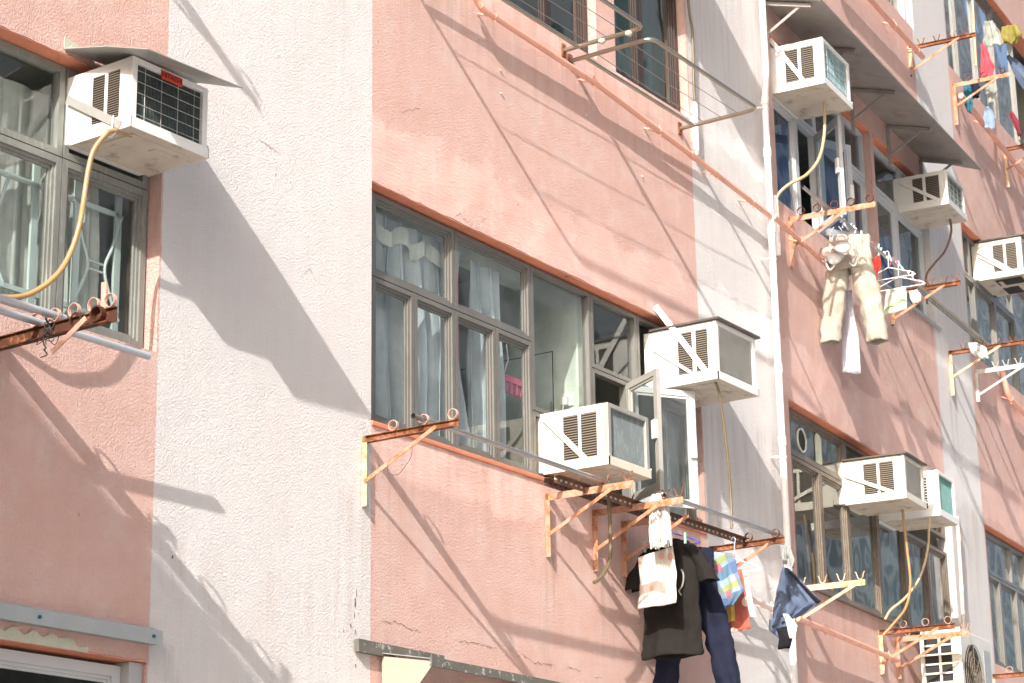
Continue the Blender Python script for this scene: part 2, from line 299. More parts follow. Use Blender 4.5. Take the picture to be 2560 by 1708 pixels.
# ------------------------------------------------------------------ mesh helpers (coordinates u, w, z -> local x, -y, z)
class MB:
    def __init__(s): s.v = []; s.f = []; s.sm = []
    def add(s, vs, fs, smooth=False):
        o = len(s.v); s.v += [Vector((p[0], -p[1], p[2])) for p in vs]
        for f in fs: s.f.append([o + i for i in f]); s.sm.append(smooth)
        return s
    def box(s, u0, u1, w0, w1, z0, z1):
        vs = [(u, w_, z) for u in (u0, u1) for w_ in (w0, w1) for z in (z0, z1)]
        return s.add(vs, [(0, 1, 3, 2), (4, 6, 7, 5), (0, 4, 5, 1), (2, 3, 7, 6), (0, 2, 6, 4), (1, 5, 7, 3)])
    def bar(s, a, b, wd, th, side=(1, 0, 0)):
        """flat bar from a to b: wd measured across (in the plane), th along 'side'"""
        a, b = Vector(a), Vector(b); d = (b - a).normalized(); sd = Vector(side); sd = (sd - d * sd.dot(d)).normalized(); c = d.cross(sd)
        vs = [p + sd * (i * th / 2) + c * (j * wd / 2) for p in (a, b) for i, j in ((-1, -1), (1, -1), (1, 1), (-1, 1))]
        return s.add(vs, [(0, 1, 2, 3), (4, 7, 6, 5), (0, 4, 5, 1), (1, 5, 6, 2), (2, 6, 7, 3), (3, 7, 4, 0)])
    def tube(s, pts, r, n=10, caps=True, closed=False):
        pts = [Vector(p) for p in pts]; k = len(pts); rings = []
        up_ = None
        for i, p in enumerate(pts):
            if closed: d = pts[(i + 1) % k] - pts[i - 1]
            else: d = pts[min(i + 1, k - 1)] - pts[max(i - 1, 0)]
            d = d.normalized() if d.length > 1e-9 else Vector((0, 0, 1))
            if up_ is None: up_ = d.orthogonal().normalized()
            else:
                up_ = up_ - d * up_.dot(d); up_ = up_.normalized() if up_.length > 1e-6 else d.orthogonal().normalized()
            c = d.cross(up_); rr = r[i] if isinstance(r, (list, tuple)) else r
            rings.append([p + (up_ * cos(2 * pi * j / n) + c * sin(2 * pi * j / n)) * rr for j in range(n)])
        vs = [q for g in rings for q in g]; fs = []
        for i in range(k if closed else k - 1):
            for j in range(n):
                a, b = i * n + j, i * n + (j + 1) % n; c_, d_ = ((i + 1) % k) * n + (j + 1) % n, ((i + 1) % k) * n + j
                fs.append((a, b, c_, d_))
        s.add(vs, fs, True)
        if caps and not closed: s.add(rings[0], [tuple(range(n))[::-1]]); s.add(rings[-1], [tuple(range(n))])
        return s
    def pipe_open(s, pts, r, n=12, t=.25):
        """hollow tube end: outside plus a recessed inner end"""
        s.tube(pts, r, n, False)
        a, b = Vector(pts[0]), Vector(pts[1]); d = (b - a).normalized()
        s.tube([a, a + d * r * 3], r * .82, n, False)
        return s
    def ring(s, c, rad_, wd, th, n=22, axis='u', a0=0, a1=2 * pi):
        c = Vector(c); full = abs(a1 - a0 - 2 * pi) < 1e-6; m_ = n if full else n + 1; vs = []
        for i in range(m_):
            a = a0 + (a1 - a0) * i / n; e = Vector((0, cos(a), sin(a))) if axis == 'u' else Vector((cos(a), 0, sin(a)))
            ax = Vector((1, 0, 0)) if axis == 'u' else Vector((0, 1, 0))
            for rr, k in ((rad_, -1), (rad_, 1), (rad_ + th, 1), (rad_ + th, -1)): vs.append(c + e * rr + ax * (k * wd / 2))
        fs = []
        for i in range(n):
            for j in range(4):
                a, b = i * 4 + j, i * 4 + (j + 1) % 4; k2 = ((i + 1) % m_) * 4
                fs.append((a, b, k2 + (j + 1) % 4, k2 + j))
        return s.add(vs, fs, False)
    def prism(s, poly, axis, a, b):
        """polygon in the other two axes extruded along axis ('u': poly=(w,z), 'w': poly=(u,z), 'z': poly=(u,w))"""
        def P3(p, t): return {'u': (t, p[0], p[1]), 'w': (p[0], t, p[1]), 'z': (p[0], p[1], t)}[axis]
        n = len(poly); vs = [P3(p, a) for p in poly] + [P3(p, b) for p in poly]
        fs = [tuple(range(n)), tuple(range(2 * n - 1, n - 1, -1))] + [(i, i + n, (i + 1) % n + n, (i + 1) % n) for i in range(n)]
        return s.add(vs, fs)
    def grid(s, rows, smooth=True):
        n = len(rows[0]); vs = [p for r in rows for p in r]
        return s.add(vs, [(i * n + j, i * n + j + 1, (i + 1) * n + j + 1, (i + 1) * n + j) for i in range(len(rows) - 1) for j in range(n - 1)], smooth)
    def build(s, name, mat, parent=None, bevel=0, solid=0, sub=0, recalc=True):
        me = bpy.data.meshes.new(name); me.from_pydata([tuple(v) for v in s.v], [], s.f)
        for p, k in zip(me.polygons, s.sm): p.use_smooth = k
        if recalc:
            bm = bmesh.new(); bm.from_mesh(me); bmesh.ops.recalc_face_normals(bm, faces=bm.faces); bm.to_mesh(me); bm.free()
        me.update(); me.materials.append(G[mat] if isinstance(mat, str) else mat)
        o = bpy.data.objects.new(name, me); COL.objects.link(o)
        if parent is not None: o.parent = parent
        if solid: m = o.modifiers.new('solid', 'SOLIDIFY'); m.thickness = solid; m.offset = 0
        if sub: m = o.modifiers.new('sub', 'SUBSURF'); m.levels = m.render_levels = sub
        if bevel: m = o.modifiers.new('bevel', 'BEVEL'); m.width = bevel; m.segments = 2; m.limit_method = 'ANGLE'
        return o

def thing(name, label, cat, bay, u=0, w_=0, z=0, group=None):
    o = bpy.data.objects.new(name, None); COL.objects.link(o); o.empty_display_size = .1
    o.location = bay.P(u, w_, z); o.rotation_euler = (0, 0, bay.a)
    o['label'] = label; o['category'] = cat
    if group: o['group'] = group
    return o
def place(o, label, cat, bay, u=0, w_=0, z=0, group=None):
    o.location = bay.P(u, w_, z); o.rotation_euler = (0, 0, bay.a); o['label'] = label; o['category'] = cat
    if group: o['group'] = group
    return o
def smooth_path(pts, k=8):
    pts = [Vector(p) for p in pts]; out = []
    for i in range(len(pts) - 1):
        p0, p1, p2, p3 = pts[max(i - 1, 0)], pts[i], pts[i + 1], pts[min(i + 2, len(pts) - 1)]
        for j in range(k):
            t = j / k; out.append(.5 * ((2 * p1) + (p2 - p0) * t + (2 * p0 - 5 * p1 + 4 * p2 - p3) * t * t + (3 * p1 - p0 - 3 * p2 + p3) * t ** 3))
    out.append(pts[-1]); return out

# ------------------------------------------------------------------ street
def plain(name, mat, verts, faces, **props):
    me = bpy.data.meshes.new(name); me.from_pydata(verts, [], faces); me.materials.append(mat); o = bpy.data.objects.new(name, me); COL.objects.link(o)
    for k, v in props.items(): o[k] = v
    return o
plain('street', paint('street_concrete', (.48, .46, .44), .9, bump=.004), [(-400, -400, 0), (400, -400, 0), (400, 400, 0), (-400, 400, 0)], [(0, 1, 2, 3)], kind='structure')
plain('pavement', paint('pavement_slabs', (.45, .43, .40), .9, bump=.003), [(-40, -3, .12), (40, -3, .12), (40, 6, .12), (-40, 6, .12), (-40, -3, 0), (40, -3, 0)], [(0, 1, 2, 3), (4, 5, 1, 0)], kind='structure')

# ------------------------------------------------------------------ the apartment building
bld = bpy.data.objects.new('apartment_building', None); COL.objects.link(bld); bld.location = (0, 0, 0)
bld['label'] = 'pink and white stuccoed apartment building with recessed windows that fills the whole view'; bld['category'] = 'building'
def wall_part(name, bay, mat, u0, u1, z0, z1, opens, depth=.14):
    us = sorted({u0, u1} | {o[i] for o in opens for i in (0, 1)}); zs = sorted({z0, z1} | {o[i] for o in opens for i in (2, 3)})
    us = [u for u in us if u0 <= u <= u1]; zs = [z for z in zs if z0 <= z <= z1]
    m = MB()
    for a, b in zip(us, us[1:]):
        for c, d in zip(zs, zs[1:]):
            if any(o[0] <= a and b <= o[1] and o[2] <= c and d <= o[3] for o in opens): continue
            m.add([(a, 0, c), (b, 0, c), (b, 0, d), (a, 0, d)], [(0, 1, 2, 3)])
    for o in opens:
        a, b, c, d = o[:4]
        m.add([(a, 0, c), (a, 0, d), (a, -depth, d), (a, -depth, c)], [(0, 1, 2, 3)]); m.add([(b, 0, c), (b, -depth, c), (b, -depth, d), (b, 0, d)], [(0, 1, 2, 3)])
        m.add([(a, 0, c), (a, -depth, c), (b, -depth, c), (b, 0, c)], [(0, 1, 2, 3)])
    ob = m.build(name, mat, bld, recalc=False)
    ob.location = bay.o; ob.rotation_euler = (0, 0, bay.a)
    for o in opens:     # rough lintel soffit, bounce light put into its colour, wavering plastered front lip
        a, b, c, d = o[:4]; n = max(2, int((b - a) / .05)); rows = [[], [], []]
        for i in range(n + 1):
            u = a + (b - a) * i / n; k = (random.random() - .5) * .008
            rows[0].append((u, .004, d + .006 + k)); rows[1].append((u, -.004, d - .001 + k * .4)); rows[2].append((u, -depth, d - .004))
        s = MB().grid(rows, False).build('lintel', 'soffit', bld); s.location = bay.o; s.rotation_euler = (0, 0, bay.a)
    return ob
OL = [(-5.2, -1.63, -1.34, -.03), (-5.2, -1.63, -4.2, -2.83)]
OC = [(0, 3.70, -1.345, .02), (.15, 2.46, 1.64, 3.2), (2.70, 3.70, 1.64, 3.2), (.6, 3.6, -4.3, -3.1)]
OR = [(.17, 2.47, 1.44, 2.80), (2.55, 4.03, 1.44, 2.80), (.16, 4.05, -1.48, -.13), (1.2, 4.0, 4.36, 5.9),
      (5.09, 9.0, 1.47, 2.79), (5.09, 9.0, -1.47, -.18), (5.09, 9.0, 4.42, 5.9)]
wall_part('wall', B_L, 'wallL', -16, 0, -5.97, 12, OL)
wall_part('wall', B_C, 'wallC', 0, U2C, -5.97, 12, OC)
wall_part('wall', B_R, 'wallR', 0, 16, -5.97, 12, OR)
def room(bay, u0, u1, z0, z1, d=2.4):
    e = .02; m = MB(); w0 = -.145
    vs = [(u, w_, z) for u in (u0 - .5, u1 + .3) for w_ in (w0, -d) for z in (z0 - .7, z1 + .25)]
    fs = [(0, 1, 3, 2), (4, 6, 7, 5), (2, 3, 7, 6), (0, 2, 6, 4), (1, 5, 7, 3)]
    m.add(vs, fs)
    # inside of the front wall round the opening
    a, b, c, dd = u0 - .5, u1 + .3, z0 - .7, z1 + .25
    for q in ((a, u0, c, dd), (u1, b, c, dd), (u0, u1, c, z0), (u0, u1, z1, dd)):
        m.add([(q[0], w0, q[2]), (q[1], w0, q[2]), (q[1], w0, q[3]), (q[0], w0, q[3])], [(0, 1, 2, 3)])
    o = m.build('room', 'room', bld, recalc=False); o.location = bay.o; o.rotation_euler = (0, 0, bay.a)
for o in OL: room(B_L, *o[:4])
for o in OC[:1] + OC[3:]: room(B_C, *o[:4])
room(B_C, .15, 3.70, 1.64, 3.2)
room(B_R, .17, 4.03, 1.44, 2.8); room(B_R, .16, 4.05, -1.48, -.13); room(B_R, 1.2, 4.0, 4.36, 5.9)
for o in OR[4:]: room(B_R, *o[:4])

o = MB().box(2.36, 2.42, -2.4, -.146, -2.0, .26).build('partition', 'partition', bld); o.location = B_C.o
o = MB().box(.2, 2.36, -.62, -.50, .12, .265).build('ceiling_beam', 'partition', bld); o.location = B_C.o
def frame_bars(m, u0, u1, z0, z1, t, w0, w1, l=None):
    l = l or t
    m.box(u0, u0 + l, w0, w1, z0, z1); m.box(u1 - t, u1, w0, w1, z0, z1)
    m.box(u0 + l, u1 - t, w0, w1, z0, z0 + t); m.box(u0 + l, u1 - t, w0, w1, z1 - t, z1)
def window(bay, cells, mat, gl, wpl=-.06, t=.027, lw=None):
    """cells: (u0, u1, z0, z1, kind[, left bar]) ; kinds sash, pane, open"""
    u0 = min(c[0] for c in cells); z0 = min(c[2] for c in cells)
    f = MB(); subs = []
    for c in cells:
        a, b, lo, hi, kind = c[:5]; g = .003
        l = c[5] if len(c) > 5 else t
        if kind == 'blank': continue
        frame_bars(f, a + g, b - g, lo + g, hi - g, t, wpl - .05, wpl, l)
        if kind == 'sash': subs.append(('sash', a + l, b - t, lo + t, hi - t))
        if kind in ('sash', 'pane'): subs.append(('pane', a + l, b - t, lo + t, hi - t, kind))
    win = f.build('window', mat, bld); win.location = bay.o; win.rotation_euler = (0, 0, bay.a)
    for s in subs:
        if s[0] == 'sash':
            m = MB(); a, b, c, d = s[1:5]; e = .002
            frame_bars(m, a + e, b - e, c + e, d - e, .016, wpl - .042, wpl - .012)
            frame_bars(m, a + .018, b - .018, c + .018, d - .018, .014, wpl - .038, wpl - .022)
            m.build('sash', mat, win)
        else:
            a, b, c, d = s[1:5]; k = .03 if s[5] == 'sash' else 0
            m = MB().add([(a + k, wpl - .03, c + k), (b - k, wpl - .03, c + k), (b - k, wpl - .03, d - k), (a + k, wpl - .03, d - k)], [(0, 1, 2, 3)])
            m.build('pane', gl, win, recalc=False)
    return win
def casement(win, bay, hinge, free, z0, z1, mat, gl, t=.04):
    """an opened sash, hinge and free given as (u, w)"""
    h = Vector((hinge[0], hinge[1], 0)); fr = Vector((free[0], free[1], 0)); d = (fr - h); ln = d.length; d.normalize(); n = Vector((-d.y, d.x, 0))
    def q(a, b, z): p = h + d * a + n * b; return (p.x, p.y, z)
    def bx(m, a0, a1, b0, b1, c0, c1):
        vs = [q(a, b, z) for a in (a0, a1) for b in (b0, b1) for z in (c0, c1)]
        m.add(vs, [(0, 1, 3, 2), (4, 6, 7, 5), (0, 4, 5, 1), (2, 3, 7, 6), (0, 2, 6, 4), (1, 5, 7, 3)])
    m = MB()
    for (a0, a1, c0, c1) in ((0, t, z0, z1), (ln - t, ln, z0, z1), (t, ln - t, z0, z0 + t), (t, ln - t, z1 - t, z1)): bx(m, a0, a1, -.014, .014, c0, c1)
    i = t + .001
    for (a0, a1, c0, c1) in ((i, i + .016, z0 + i, z1 - i), (ln - i - .016, ln - i, z0 + i, z1 - i), (i + .016, ln - i - .016, z0 + i, z0 + i + .016), (i + .016, ln - i - .016, z1 - i - .016, z1 - i)): bx(m, a0, a1, -.008, .008, c0, c1)
    o = m.build('casement', mat, win)
    p = MB().add([q(t, 0, z0 + t), q(ln - t, 0, z0 + t), q(ln - t, 0, z1 - t), q(t, 0, z1 - t)], [(0, 1, 2, 3)]).build('pane', gl, win, recalc=False)
    bx_ = MB(); bx(bx_, ln - .05, ln - .01, .015, .035, (z0 + z1) / 2 - .06, (z0 + z1) / 2 + .06); bx_.build('handle', 'plasticw', win)

# --- left bay
wl = window(B_L, [(-3.6, -2.9, -1.32, -.5, 'sash'), (-2.9, -2.21, -1.32, -.5, 'sash'), (-2.21, -1.64, -1.32, -.5, 'sash'), (-5.2, -3.6, -1.32, -.5, 'sash'), (-5.2, -3.6, -.5, -.035, 'pane'), (-3.6, -2.21, -.5, -.035, 'pane'), (-2.21, -1.64, -.5, -.035, 'open')], 'alugreen', 'glass', -.08, .034)
gm = MB()
for z in (-.62, -1.16): gm.box(-3.6, -1.69, -.22, -.205, z - .012, z + .012)
for u in (-2.84, -2.62, -2.47, -2.33, -2.12, -1.93, -1.78):
    pass
for a, b in ((-2.90, -2.25), (-1.98, -1.71), (-3.5, -2.98)):
    gm.box(a - .02, a + .02, -.22, -.205, -1.30, -.5); gm.box(b - .02, b + .02, -.22, -.205, -1.30, -.5)
    c = (a + b) / 2
    for s in (-1, 1):
        pts = smooth_path([(c + s * .16, -.21, -.62), (c + s * .10, -.21, -.80), (c + s * .055, -.21, -.92), (c + s * .10, -.21, -1.05), (c + s * .16, -.21, -1.16)], 6)
        gm.tube(pts, .009, 6)
    gm.box(c - .06, c + .06, -.214, -.206, -.905, -.895); gm.box(c - .06, c + .06, -.214, -.206, -.945, -.935)
gm.build('grille', 'grille', wl)
window(B_L, [(-4.2, -1.72, -4.1, -2.85, 'sash')], 'whitef', 'glassdark', -.07, .05)
j = MB().box(-1.72, -1.635, -.13, -.02, -4.1, -2.835).build('jamb_patch', 'grey', bld); j.location = B_L.o; j.rotation_euler = (0, 0, B_L.a)
# --- middle bay
zl, zt, zh = -1.33, -.49, .005
wc = window(B_C, [(0, .88, zt, zh, 'sash', .115), (0, .48, zl, zt, 'sash', .115), (.48, .88, zl, zt, 'sash'), (.88, 1.69, zt, zh, 'sash'), (.88, 1.30, zl, zt, 'sash'), (1.30, 1.69, zl, zt, 'sash'),
                  (1.69, 2.39, -.92, zh, 'pane'), (1.69, 2.39, zl, -.92, 'open'), (2.39, 2.97, zt, zh, 'pane'), (2.97, 3.68, zt, zh, 'open'), (2.39, 2.83, zl, zt, 'open'), (2.83, 3.28, zl, zt, 'open'), (3.28, 3.68, zl, zt, 'sash')], 'alu', 'glass', -.06)
casement(wc, B_C, (2.82, -.06), (2.60, .30), zl + .03, zt - .02, 'alupale', 'glasscase')  # paler than the frame: its sunlit look is put into the metal's colour
casement(wc, B_C, (2.85, -.06), (3.24, .20), zl + .03, zt - .02, 'whitef', 'glasscase')
window(B_C, [(.15, 1.25, 1.66, 3.18, 'sash'), (1.25, 1.95, 1.66, 3.18, 'sash'), (1.95, 2.44, 1.66, 3.18, 'sash')], 'brown', 'glassg', -.06, .035)
window(B_C, [(2.70, 3.14, 1.66, 3.18, 'sash', .10), (3.14, 3.68, 1.66, 2.66, 'sash'), (3.14, 3.68, 2.66, 3.18, 'sash')], 'brown', 'glassg', -.06, .035)
# --- right bay
wr = window(B_R, [(.17, .80, 1.46, 2.36, 'sash', .16), (.80, 1.24, 1.46, 2.36, 'open'), (1.24, 1.95, 1.46, 2.36, 'sash'), (1.95, 2.46, 1.46, 2.36, 'sash'), (.17, 1.24, 2.36, 2.79, 'open'), (1.24, 1.95, 2.36, 2.79, 'pane'), (1.95, 2.46, 2.36, 2.79, 'pane')], 'whitef', 'glassb', -.06, .035)
casement(wr, B_R, (1.23, -.06), (.90, .27), 1.50, 2.33, 'whitef', 'glassb', .05)
casement(wr, B_R, (1.26, -.06), (1.56, .12), 1.50, 2.33, 'whitef', 'glassb', .05)
window(B_R, [(2.56, 3.26, 1.46, 2.36, 'sash'), (3.26, 4.02, 1.46, 2.36, 'sash'), (2.56, 3.46, 2.36, 2.79, 'pane'), (3.46, 4.02, 2.36, 2.79, 'open')], 'whitef', 'glassb', -.06, .035)
window(B_R, [(.16, 1.51, -.50, -.14, 'sash', .18), (.16, .92, -1.46, -.50, 'sash', .18), (.92, 1.51, -1.46, -.50, 'sash'), (1.51, 4.04, -.5, -.14, 'open'), (1.51, 2.21, -1.46, -.52, 'sash'), (2.21, 2.89, -1.46, -.52, 'sash'), (2.89, 3.49, -1.46, -.62, 'sash'), (3.49, 4.04, -1.46, -.62, 'sash'), (2.89, 4.04, -.62, -.5, 'blank')], 'bronze', 'glass', -.06, .03)
window(B_R, [(1.2, 2.6, 4.38, 5.88, 'sash'), (2.6, 3.3, 4.38, 5.88, 'sash'), (3.3, 3.98, 4.38, 5.88, 'sash')], 'whitef', 'glass', -.06, .04)
window(B_R, [(5.1, 5.5, 2.33, 2.77, 'pane', .17), (5.1, 5.62, 1.5, 2.33, 'sash', .17), (5.62, 6.3, 1.5, 2.33, 'sash'), (6.3, 7.0, 1.5, 2.33, 'sash'), (7.0, 9, 1.5, 2.77, 'sash'), (5.5, 6.4, 2.33, 2.77, 'open'), (6.4, 7, 2.33, 2.77, 'pane')], 'alu', 'glass', -.06, .03)
window(B_R, [(5.1, 6.15, -.60, -.2, 'pane', .17), (6.15, 6.6, -.6, -.2, 'pane'), (5.1, 5.68, -1.45, -.60, 'sash', .17), (5.68, 6.25, -1.45, -.60, 'sash'), (6.25, 6.9, -1.45, -.6, 'sash'), (6.6, 9, -1.45, -.2, 'sash')], 'alu', 'glass', -.06, .03)
window(B_R, [(5.1, 5.7, 4.44, 5.88, 'sash', .17), (5.7, 6.4, 4.44, 5.88, 'sash'), (6.4, 7.1, 4.44, 5.88, 'sash'), (7.1, 7.9, 4.44, 5.88, 'sash')], 'alu', 'glass', -.06, .03)
def bpart(mb, name, mat, bay, **kw):
    o = mb.build(name, mat, bld, **kw); o.location = bay.o; o.rotation_euler = (0, 0, bay.a); return o
bpart(MB().box(2.472, 2.548, -.10, -.012, 1.44, 2.80), 'mullion', 'pinkpipe', B_R)
# sills
bpart(MB().box(2.5, 4.10, -.05, .03, 1.425, 1.447), 'sill', 'slategrey', B_R, bevel=.004)
bpart(MB().box(.1, 4.08, -.05, .035, -1.505, -1.478), 'sill', 'bronze', B_R, bevel=.004)
bpart(MB().box(.0, 3.70, -.05, .012, -1.375, -1.345), 'sill', 'soffit', B_C, bevel=.006)
# bare render patch and bolt plugs
m = MB(); n = 40
rows = [[], []]
for i in range(n + 1):
    u = -2.9 + i * .90 / n; rows[0].append((u, .004, -2.828)); rows[1].append((u, .004, -2.785 + .01 * sin(i * 1.3) + .012 * random.random() - .035 * max(0, (i - 34) / 6)))
bpart(m.grid(rows, False), 'bare_patch', 'lichen', B_L)
hl = MB()
for (bay, u, z) in ((B_C, 1.064, 1.284), (B_C, 1.297, 1.15), (B_C, 1.30, 1.0), (B_C, 2.05, 1.26), (B_C, 2.30, 1.19), (B_C, 3.0, .98)):
    hl.ring((u, .006, z), .002, .012, .005, 8, 'w')
bpart(hl, 'anchor_plug', 'lichen', B_C)
hl = MB()
for (u, z, a, b) in ((-.128, -2.35, .006, .032), (-.163, -2.478, .006, .014), (-.124, -2.504, .005, .016), (-.122, -2.681, .005, .012), (-.22, -2.51, .003, .012), (-.135, -2.42, .004, .02), (-1.482, -2.316, .008, .010), (-.118, -2.30, .003, .03)):
    hl.add([(u + a * cos(t * pi / 5) * random.uniform(.4, 1.2), .003, z + b * sin(t * pi / 5) * random.uniform(.6, 1.1)) for t in range(10)], [tuple(range(10))])
bpart(hl, 'weep_hole', 'crack', B_L, recalc=False)

def crack(bay, pts, wd=.004):
    q = []
    for (a, b), (c, d) in zip(pts, pts[1:]):
        n = max(2, int(math.hypot(c - a, d - b) / .018))
        for i in range(n): t = i / n; q.append((a + (c - a) * t + random.uniform(-.004, .004), b + (d - b) * t + random.uniform(-.007, .007)))
    m = MB(); rows = [[], []]
    for i, (u, z) in enumerate(q):
        k = wd * random.uniform(.1, .6) * min(1, i / 3, (len(q) - 1 - i) / 3 + .05); rows[0].append((u, .0025, z + k)); rows[1].append((u, .0025, z - k))
    bpart(m.grid(rows, False), 'crack', 'crack', bay, recalc=False)
for c_ in ([(.08, -2.43), (.22, -2.41), (.35, -2.43), (.48, -2.43)], [(.77, -2.44), (.95, -2.43), (1.21, -2.44)], [(1.36, -2.46), (1.44, -2.44), (1.56, -2.47), (1.74, -2.47), (1.81, -2.45)], [(1.9, -2.46), (2.1, -2.46)], [(2.2, -2.48), (2.33, -2.48)],
           [(.75, .02), (.85, .08), (.92, .05), (1.0, .09)], [(.25, .52), (.42, .60), (.48, .64)], [(1.05, .08), (1.16, .16)], [(.16, -2.25), (.17, -2.38)]): crack(B_C, c_)
for c_ in ([(-2.38, .30), (-2.20, .33), (-2.12, .36)], [(-2.28, .28), (-2.17, .33)], [(-.95, -.02), (-.75, -.05)], [(-.6, -.7), (-.52, -.62), (-.45, -.7)]): crack(B_L, c_)
# flashings and canopies
t = thing('window_ledge', 'grey metal flashing strip with bolts above the dark bottom left window', 'ledge', B_L, -1.6, 0, -2.71)
MB().prism([(0, .045), (.07, .02), (.07, -.045), (.064, -.045), (.064, .0), (0, .0)], 'u', -3.6, -.0).build('strip', 'slategrey', t)
MB().box(-3.6, 0, .002, .062, -.04, -.03).build('soffit_plate', 'metalgrey', t)
for u in (-.06, -.76):
    MB().tube([(u, .07, -.01), (u, .08, -.012)], .008, 8).build('bolt', 'tealc', t)
t = thing('window_canopy', 'dark sheet metal canopy with beige side plate below the middle window at the bottom edge', 'canopy', B_C, 0, 0, -2.58)
MB().box(-.14, .62, .002, .035, -.03, .035).build('wall_flashing', 'metaldark', t)
m = MB(); m.add([(.06, .0, -.01), (3.4, .0, -.01), (3.4, .35, -.075), (.06, .35, -.075)], [(0, 1, 2, 3)]); m.build('sheet', 'metalgrey', t, solid=.004)
MB().box(.05, 3.4, .345, .36, -.115, -.068).build('front_lip', 'metaldark', t)
MB().prism([(.02, -.03), (.34, -.085), (.34, -.11), (.05, -.42), (.02, -.42)], 'u', .075, .08).build('side_plate', 'beige', t)
MB().prism([(.02, -.03), (.34, -.085), (.34, -.11), (.05, -.42), (.02, -.42)], 'u', 1.3, 1.305).build('side_plate', 'beige', t)
MB().box(.12, .17, .002, .05, -.45, -.03).build('wall_post', 'metalgrey', t)
MB().box(1.34, 1.39, .002, .05, -.45, -.03).build('wall_post', 'metalgrey', t)
t = thing('window_canopy', 'long sloping grey canopy sheet on angle brackets above the white framed windows', 'canopy', B_R, 0, 0, 3.04)
m = MB(); m.add([(-.02, 0, 0), (3.95, 0, 0), (4.12, .50, -.14), (-.02, .50, -.14)], [(0, 1, 2, 3)]); m.build('sheet', 'canopygrey', t, solid=.012)
for u in (.04, 1.02, 2.0, 2.95, 3.87):
    b = MB(); b.bar((u, .01, -.035), (u, .40, -.145), .03, .03); b.box(u - .015, u + .015, .002, .03, -.42, -.03); b.bar((u, .02, -.30), (u, .30, -.13), .022, .008)
    b.build('bracket', 'canopygrey', t)

